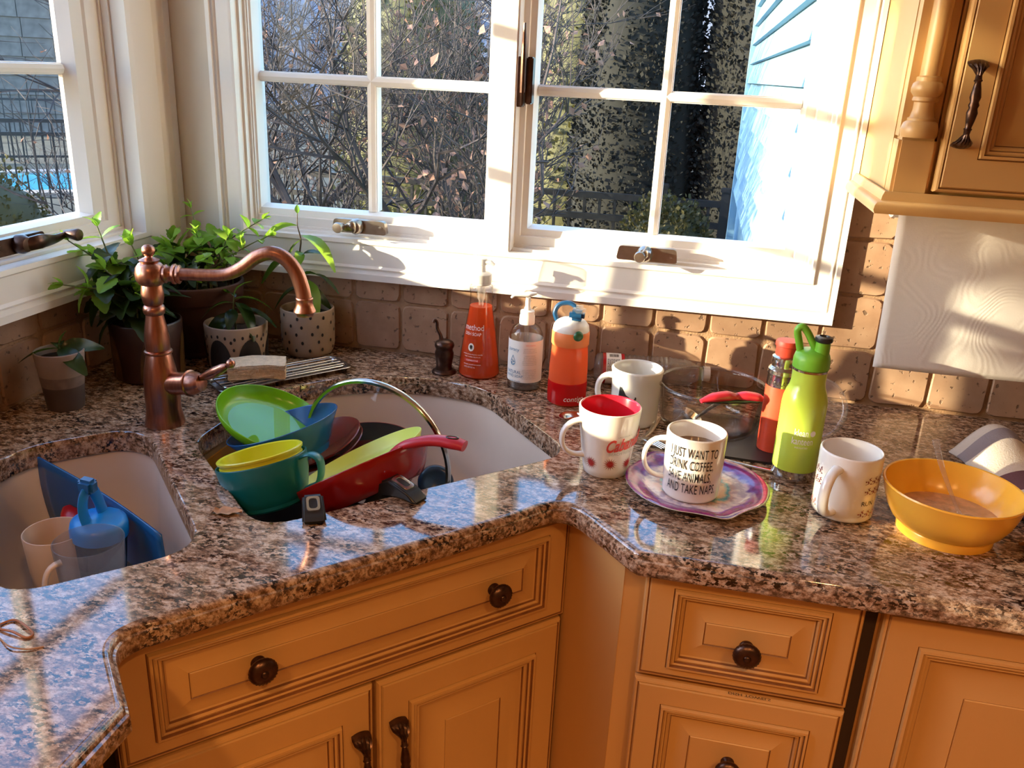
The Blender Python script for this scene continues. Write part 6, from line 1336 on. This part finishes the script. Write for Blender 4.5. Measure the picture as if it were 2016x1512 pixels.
# black-handled pans: bodies deep in the bowl, handles over the granite edge
def dark_pan(label, c, n, r, depth, O, d, prof, hw, ring):
    t = tilted('black_pan', label, 'pan', c, n, depth); Ti = (Matrix.Translation(t.location) @ t.rotation_euler.to_matrix().to_4x4()).inverted()
    obj('pan', lathe(wallprof([(r * 0.75, 0.0), (r * 0.84, 0.002), (r * 0.93, 0.012), (r, depth)], 0.003, 0.004), 44), 'nonstick', t, 55)
    d = Vector((d[0], d[1], 0)).normalized(); w = Vector((-d.y, d.x, 0)); O = Vector((O[0], O[1], O[2] + Z0))
    bm = bmesh.new(); A = [bm.verts.new(Ti @ (O + d * a + Vector((0, 0, z)) + w * hw * k)) for a, z, k in prof]; B = [bm.verts.new(Ti @ (O + d * a + Vector((0, 0, z)) - w * hw * k)) for a, z, k in prof]; m_ = len(prof)
    for i in range(m_): bm.faces.new((A[i], A[(i + 1) % m_], B[(i + 1) % m_], B[i]))
    bm.faces.new(list(reversed(A))); bm.faces.new(B); bmesh.ops.recalc_face_normals(bm, faces=bm.faces[:])
    bmesh.ops.bevel(bm, geom=bm.edges[:], offset=0.0032, segments=3, affect='EDGES'); h = obj('handle', bm, 'black_plastic', t, 45)
    (a0, z0), (a1, z1), rl, rw = ring; sl_ = (d * (a1 - a0) + Vector((0, 0, z1 - z0))).normalized(); nn = sl_.cross(w); nn = nn if nn.z > 0 else -nn
    ctr = O + d * ((a0 + a1) / 2) + Vector((0, 0, (z0 + z1) / 2)) + nn * 0.0006
    def ringpts(k1, k2, e): return [Ti @ (ctr + sl_ * x + w * y + nn * e) for x, y in rounded([(-rl * k1, -rw * k2), (rl * k1, -rw * k2), (rl * k1, rw * k2), (-rl * k1, rw * k2)], rw * 0.55, 4)]
    rb_ = bmesh.new(); rows = [[rb_.verts.new(p) for p in ringpts(*q)] for q in ((1.0, 1.0, 0.0), (0.97, 0.96, 0.0014), (0.70, 0.62, 0.0014), (0.66, 0.56, 0.0))]
    for R0_, R1_ in zip(rows, rows[1:]):
        for i in range(len(R0_)): rb_.faces.new((R0_[i], R0_[(i + 1) % len(R0_)], R1_[(i + 1) % len(R0_)], R1_[i]))
    bmesh.ops.recalc_face_normals(rb_, faces=rb_.faces[:]); obj('steel_eyelet', rb_, 'steel', h, 40)
    hb_ = bmesh.new(); hb_.faces.new([hb_.verts.new(p) for p in ringpts(0.68, 0.59, 0.0004)]); tri_fix(hb_); obj('eyelet_hole', hb_, 'nonstick', h, 0)
dark_pan('black nonstick pan whose handle pokes up at the sink front', (0.552, -0.578, -0.085), (-0.08, 0.08, 0.99), 0.104, 0.045, (0.6135, -0.6780, 0.0030), (0.46, -0.89), [(-0.050, -0.085, 0.8), (-0.020, -0.020, 0.85), (-0.006, 0.018, 0.86), (0.000, 0.0215, 0.9), (0.030, 0.0085, 1.0), (0.040, 0.000, 1.0), (0.036, -0.0015, 0.95), (0.012, -0.0005, 0.9), (-0.004, -0.010, 0.85), (-0.030, -0.088, 0.8)], 0.0150, ((0.0, 0.0215), (0.030, 0.0085), 0.0120, 0.0088))
dark_pan('black nonstick pan with handle lying over the sink edge beside the red pan', (0.66, -0.46, -0.135), (0.05, 0.05, 0.99), 0.080, 0.04, (0.6960, -0.5985, 0.0030), (0.93, -0.36), [(-0.085, -0.105, 0.8), (-0.050, -0.035, 0.85), (-0.020, 0.012, 0.95), (0.000, 0.0220, 1.0), (0.034, 0.0120, 1.0), (0.050, -0.0005, 0.9), (0.046, -0.0020, 0.85), (0.020, 0.0000, 0.9), (-0.010, -0.008, 0.85), (-0.060, -0.108, 0.8)], 0.0150, ((-0.002, 0.0222), (0.034, 0.0120), 0.0150, 0.0092))
# glass lid on edge
t = thing('glass_pan_lid', 'round glass pan lid with steel rim standing on edge in the sink', 'lid', (0.593, -0.394, -0.180))
t.location.z = Z0 - 0.180
t.rotation_euler = (Vector((0, 0, 1)).rotation_difference(Vector((-0.177, -0.98, -0.087)).normalized())).to_euler()
Tl = Matrix.Translation((0, 0, 0)); 
_ti = t.rotation_euler.to_matrix().inverted() @ Vector((0, 0, 0.132)); TT = Matrix.Translation(_ti)
obj('steel_rim', lathe([(0.1305, -0.004), (0.1335, -0.0045), (0.1350, -0.002), (0.1350, 0.002), (0.1325, 0.0045), (0.1280, 0.004), (0.1265, 0.001), (0.1305, -0.004)], 64, T=TT), 'steel', t, 50)
obj('glass_dome', lathe([(0.1290, 0.001), (0.115, 0.010), (0.080, 0.022), (0.040, 0.029), (0, 0.031)], 48, T=TT), 'lid_glass', t, 60)
obj('lid_knob', lathe([(0.006, 0.030), (0.006, 0.040), (0.018, 0.043), (0.020, 0.050), (0.014, 0.054), (0, 0.055)], 24, T=TT), 'black_plastic', t, 50)
# dark bottle seen from its base, and black lid behind it
t = thing('navy_bottle', 'dark blue bottle lying with its base facing out of the sink', 'bottle', (0.690, -0.378, -0.092), axis=(0.28, -0.86, 0.42))
obj('body', lathe([(0, -0.004), (0.010, -0.003), (0.018, 0.0), (0.0225, 0.0015), (0.0275, 0.0), (0.0295, -0.003), (0.0300, -0.010), (0.0300, -0.10), (0.022, -0.115), (0.014, -0.12), (0.014, -0.14), (0, -0.14)], 36), 'navy_plastic', t, 50)
t = thing('jar_top', 'black plastic jar lid standing at the right end of the dish pile', 'lid', (0.745, -0.420, -0.120), axis=(0.75, -0.55, 0.25))
obj('disc', lathe([(0, 0.002), (0.032, 0.002), (0.038, 0.0), (0.040, 0.004), (0.038, 0.010), (0, 0.010)], 36), 'black_plastic', t, 50)
p0, p1 = ST(-0.116, 0.622), ST(0.020, 0.492)  # added sheet: its yellow imitates warm light falling on the sink wall
t = thing('wall_light_sheet', 'yellow sheet added to imitate warm light on the back wall of the large sink bowl', 'light patch', ((p0[0] + p1[0]) / 2, (p0[1] + p1[1]) / 2, -0.17))
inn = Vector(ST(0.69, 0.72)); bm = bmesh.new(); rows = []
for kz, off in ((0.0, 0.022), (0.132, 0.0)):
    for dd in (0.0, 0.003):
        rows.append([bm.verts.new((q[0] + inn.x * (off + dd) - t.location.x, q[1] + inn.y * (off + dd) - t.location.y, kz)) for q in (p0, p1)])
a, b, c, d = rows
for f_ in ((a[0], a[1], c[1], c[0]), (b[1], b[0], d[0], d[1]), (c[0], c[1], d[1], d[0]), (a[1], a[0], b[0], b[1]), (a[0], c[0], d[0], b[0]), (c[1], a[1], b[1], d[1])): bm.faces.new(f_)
bmesh.ops.recalc_face_normals(bm, faces=bm.faces[:]); obj('light_sheet', bm, 'warm_wall_tint', t, 0)

# ------------------------------------------------------------------ small bowl
A_, B_, C_ = Vector((0.172, -0.640, -0.002)), Vector((0.432, -0.742, -0.030)), Vector((0.188, -0.639, -0.062))
u_ = (B_ - A_).normalized(); nrm = u_.cross(C_ - A_).normalized(); v_ = nrm.cross(u_)
if v_.z > 0: v_ = -v_
t = thing('cutting_sheet', 'dark blue plastic cutting sheet leaning in the small sink bowl', 'cutting sheet', tuple(A_ + v_ * 0.12))
LL = (B_ - A_).length; bm = bmesh.new(); nu, nv = 16, 8; g_ = []
for i in range(nu + 1):
    row = []
    for j in range(nv + 1):
        a = i / nu; b = j / nv; dep = (0.135 - 0.030 * a) * b; sag = 0.006 * math.sin(PI * a) * (1 - b)
        p = A_ + u_ * (LL * a - 0.010 * math.sin(PI * b) * (1 - a)) + v_ * (dep + sag) + nrm * (0.010 * math.sin(PI * a)) - (A_ + v_ * 0.12)
        row.append(bm.verts.new(p))
    g_.append(row)
for i in range(nu):
    for j in range(nv): bm.faces.new((g_[i][j], g_[i + 1][j], g_[i + 1][j + 1], g_[i][j + 1]))
o = obj('sheet', bm, 'blue_plastic', t, 60); md = o.modifiers.new('thickness', 'SOLIDIFY'); md.thickness = 0.003; md.offset = 0
t = thing('red_spatula', 'red plastic spatula slanting behind the blue sippy cup', 'spatula', (0.225, -0.665, -0.085))
obj('blade', tube(catmull([(-0.004, 0.010, 0.018), (0.010, 0.0, 0.012), (0.035, -0.012, 0.002), (0.060, -0.022, -0.010)], 5), [0.006, 0.0150, 0.0165, 0.008], 14, flat=0.45, up=(0.3, -0.4, 0.8)), 'red_spoon', t, 60)
obj('handle', tube([(0.055, -0.020, -0.008), (0.12, -0.045, -0.04), (0.175, -0.075, -0.062)], [0.0065, 0.0055, 0.008], 10, flat=0.7), 'red_spoon', t, 60)
t = tilted('sippy_cup', 'bright blue sippy cup with folded straw lid in the small sink bowl', 'cup', (0.343, -0.742, -0.022), (0.08, -0.04, 0.99), 0.110)
obj('cup_body', lathe([(0, 0), (0.024, 0), (0.027, 0.003), (0.0315, 0.06), (0.0335, 0.092)], 36), 'navy_clear', t, 50)
ld_ = obj('lid', lathe([(0.0338, 0.088), (0.0355, 0.089), (0.0358, 0.100), (0.0340, 0.108), (0.0280, 0.1115), (0, 0.1125)], 36), 'cyan_plastic', t, 50)
obj('straw_guard', tube(catmull([(-0.006, -0.014, 0.108), (-0.011, -0.014, 0.128), (-0.012, -0.008, 0.148), (-0.012, 0.006, 0.150), (-0.010, 0.014, 0.132), (-0.006, 0.018, 0.108)], 6), 0.0085, 12, flat=0.42, up=(1, 0, 0)), 'cyan_plastic', ld_, 60)
obj('straw_tip', box((-0.012, 0.0, 0.158), (0.022, 0.017, 0.020), 0.004), 'blue_plastic', ld_, 40)
t = thing('clear_cup', 'clear plastic cup with pale handle at the front of the small sink bowl', 'cup', (0.396, -0.828, -0.106))
obj('cup', lathe(wallprof([(0.028, 0.0), (0.031, 0.002), (0.0365, 0.06), (0.0400, 0.110)], 0.0014, 0.003), 44), 'cup_plastic', t, 50)
mug_handle(t, 'beige_plastic', 0.0350, 0.030, 0.092, 0.020, PI + 0.95, 0.0050)
t = thing('beige_cup', 'beige plastic tumbler behind the clear cup', 'cup', (0.290, -0.762, -0.145))
obj('cup', lathe(wallprof([(0.026, 0.0), (0.029, 0.002), (0.0345, 0.06), (0.0375, 0.108)], 0.0018, 0.003), 44), 'beige_plastic', t, 50)

# ------------------------------------------------------------------ scraps on the granite
t = thing('rubber_band', 'brown rubber band lying on the left granite run', 'rubber band', (0.438, -0.990, 0.0))
obj('loop', tube(catmull([(-0.022, 0.0, 0.0014), (-0.014, 0.010, 0.0016), (0.004, 0.004, 0.003), (0.020, -0.004, 0.0016), (0.018, -0.011, 0.0014), (0.0, -0.008, 0.003), (-0.016, -0.006, 0.0014), (-0.022, 0.0, 0.0014)], 5)[:-1], 0.0013, 6, closed=True), 'rubber_band', t, 60)
t = thing('dry_twig', 'thin dry plant stalk lying below the rubber band', 'twig', (0.462, -1.018, 0.0))
obj('stalk', tube(catmull([(-0.030, 0.010, 0.001), (-0.010, 0.0, 0.0025), (0.008, 0.002, 0.0015), (0.020, 0.010, 0.001)], 4), [0.0006, 0.0008, 0.0010], 6), 'dry_flake', t)
t = thing('dried_leaf', 'curled dried brown leaf on the granite between the sink bowls', 'leaf', (0.512, -0.717, 0.0))
bm = bmesh.new(); g_ = [[bm.verts.new(((i / 8 - 0.5) * 0.040 * (1 - 0.0), (j / 4 - 0.5) * 0.020 * math.sin(PI * (i + 0.6) / 9.2), 0.0010 + 0.005 * abs(math.sin(i * 1.3)) * abs(j / 4 - 0.5) * 2 + 0.002 * (i % 2))) for j in range(5)] for i in range(9)]
for i in range(8):
    for j in range(4): bm.faces.new((g_[i][j], g_[i + 1][j], g_[i + 1][j + 1], g_[i][j + 1]))
lf = obj('blade', bm, 'dry_flake', t, 60); lf.rotation_euler = (0, 0, 0.3)
t = thing('orange_crumb', 'tiny orange food crumb on the left granite run', 'crumb', (0.462, -1.055, 0.0))
bm = bmesh.new(); bmesh.ops.create_icosphere(bm, subdivisions=1, radius=0.003)
for v in bm.verts: v.co = Vector((v.co.x * 1.4, v.co.y, v.co.z * 0.6 + 0.0017)) * prng.uniform(0.85, 1.1)
obj('crumb', bm, 'print_coral', t, 0)
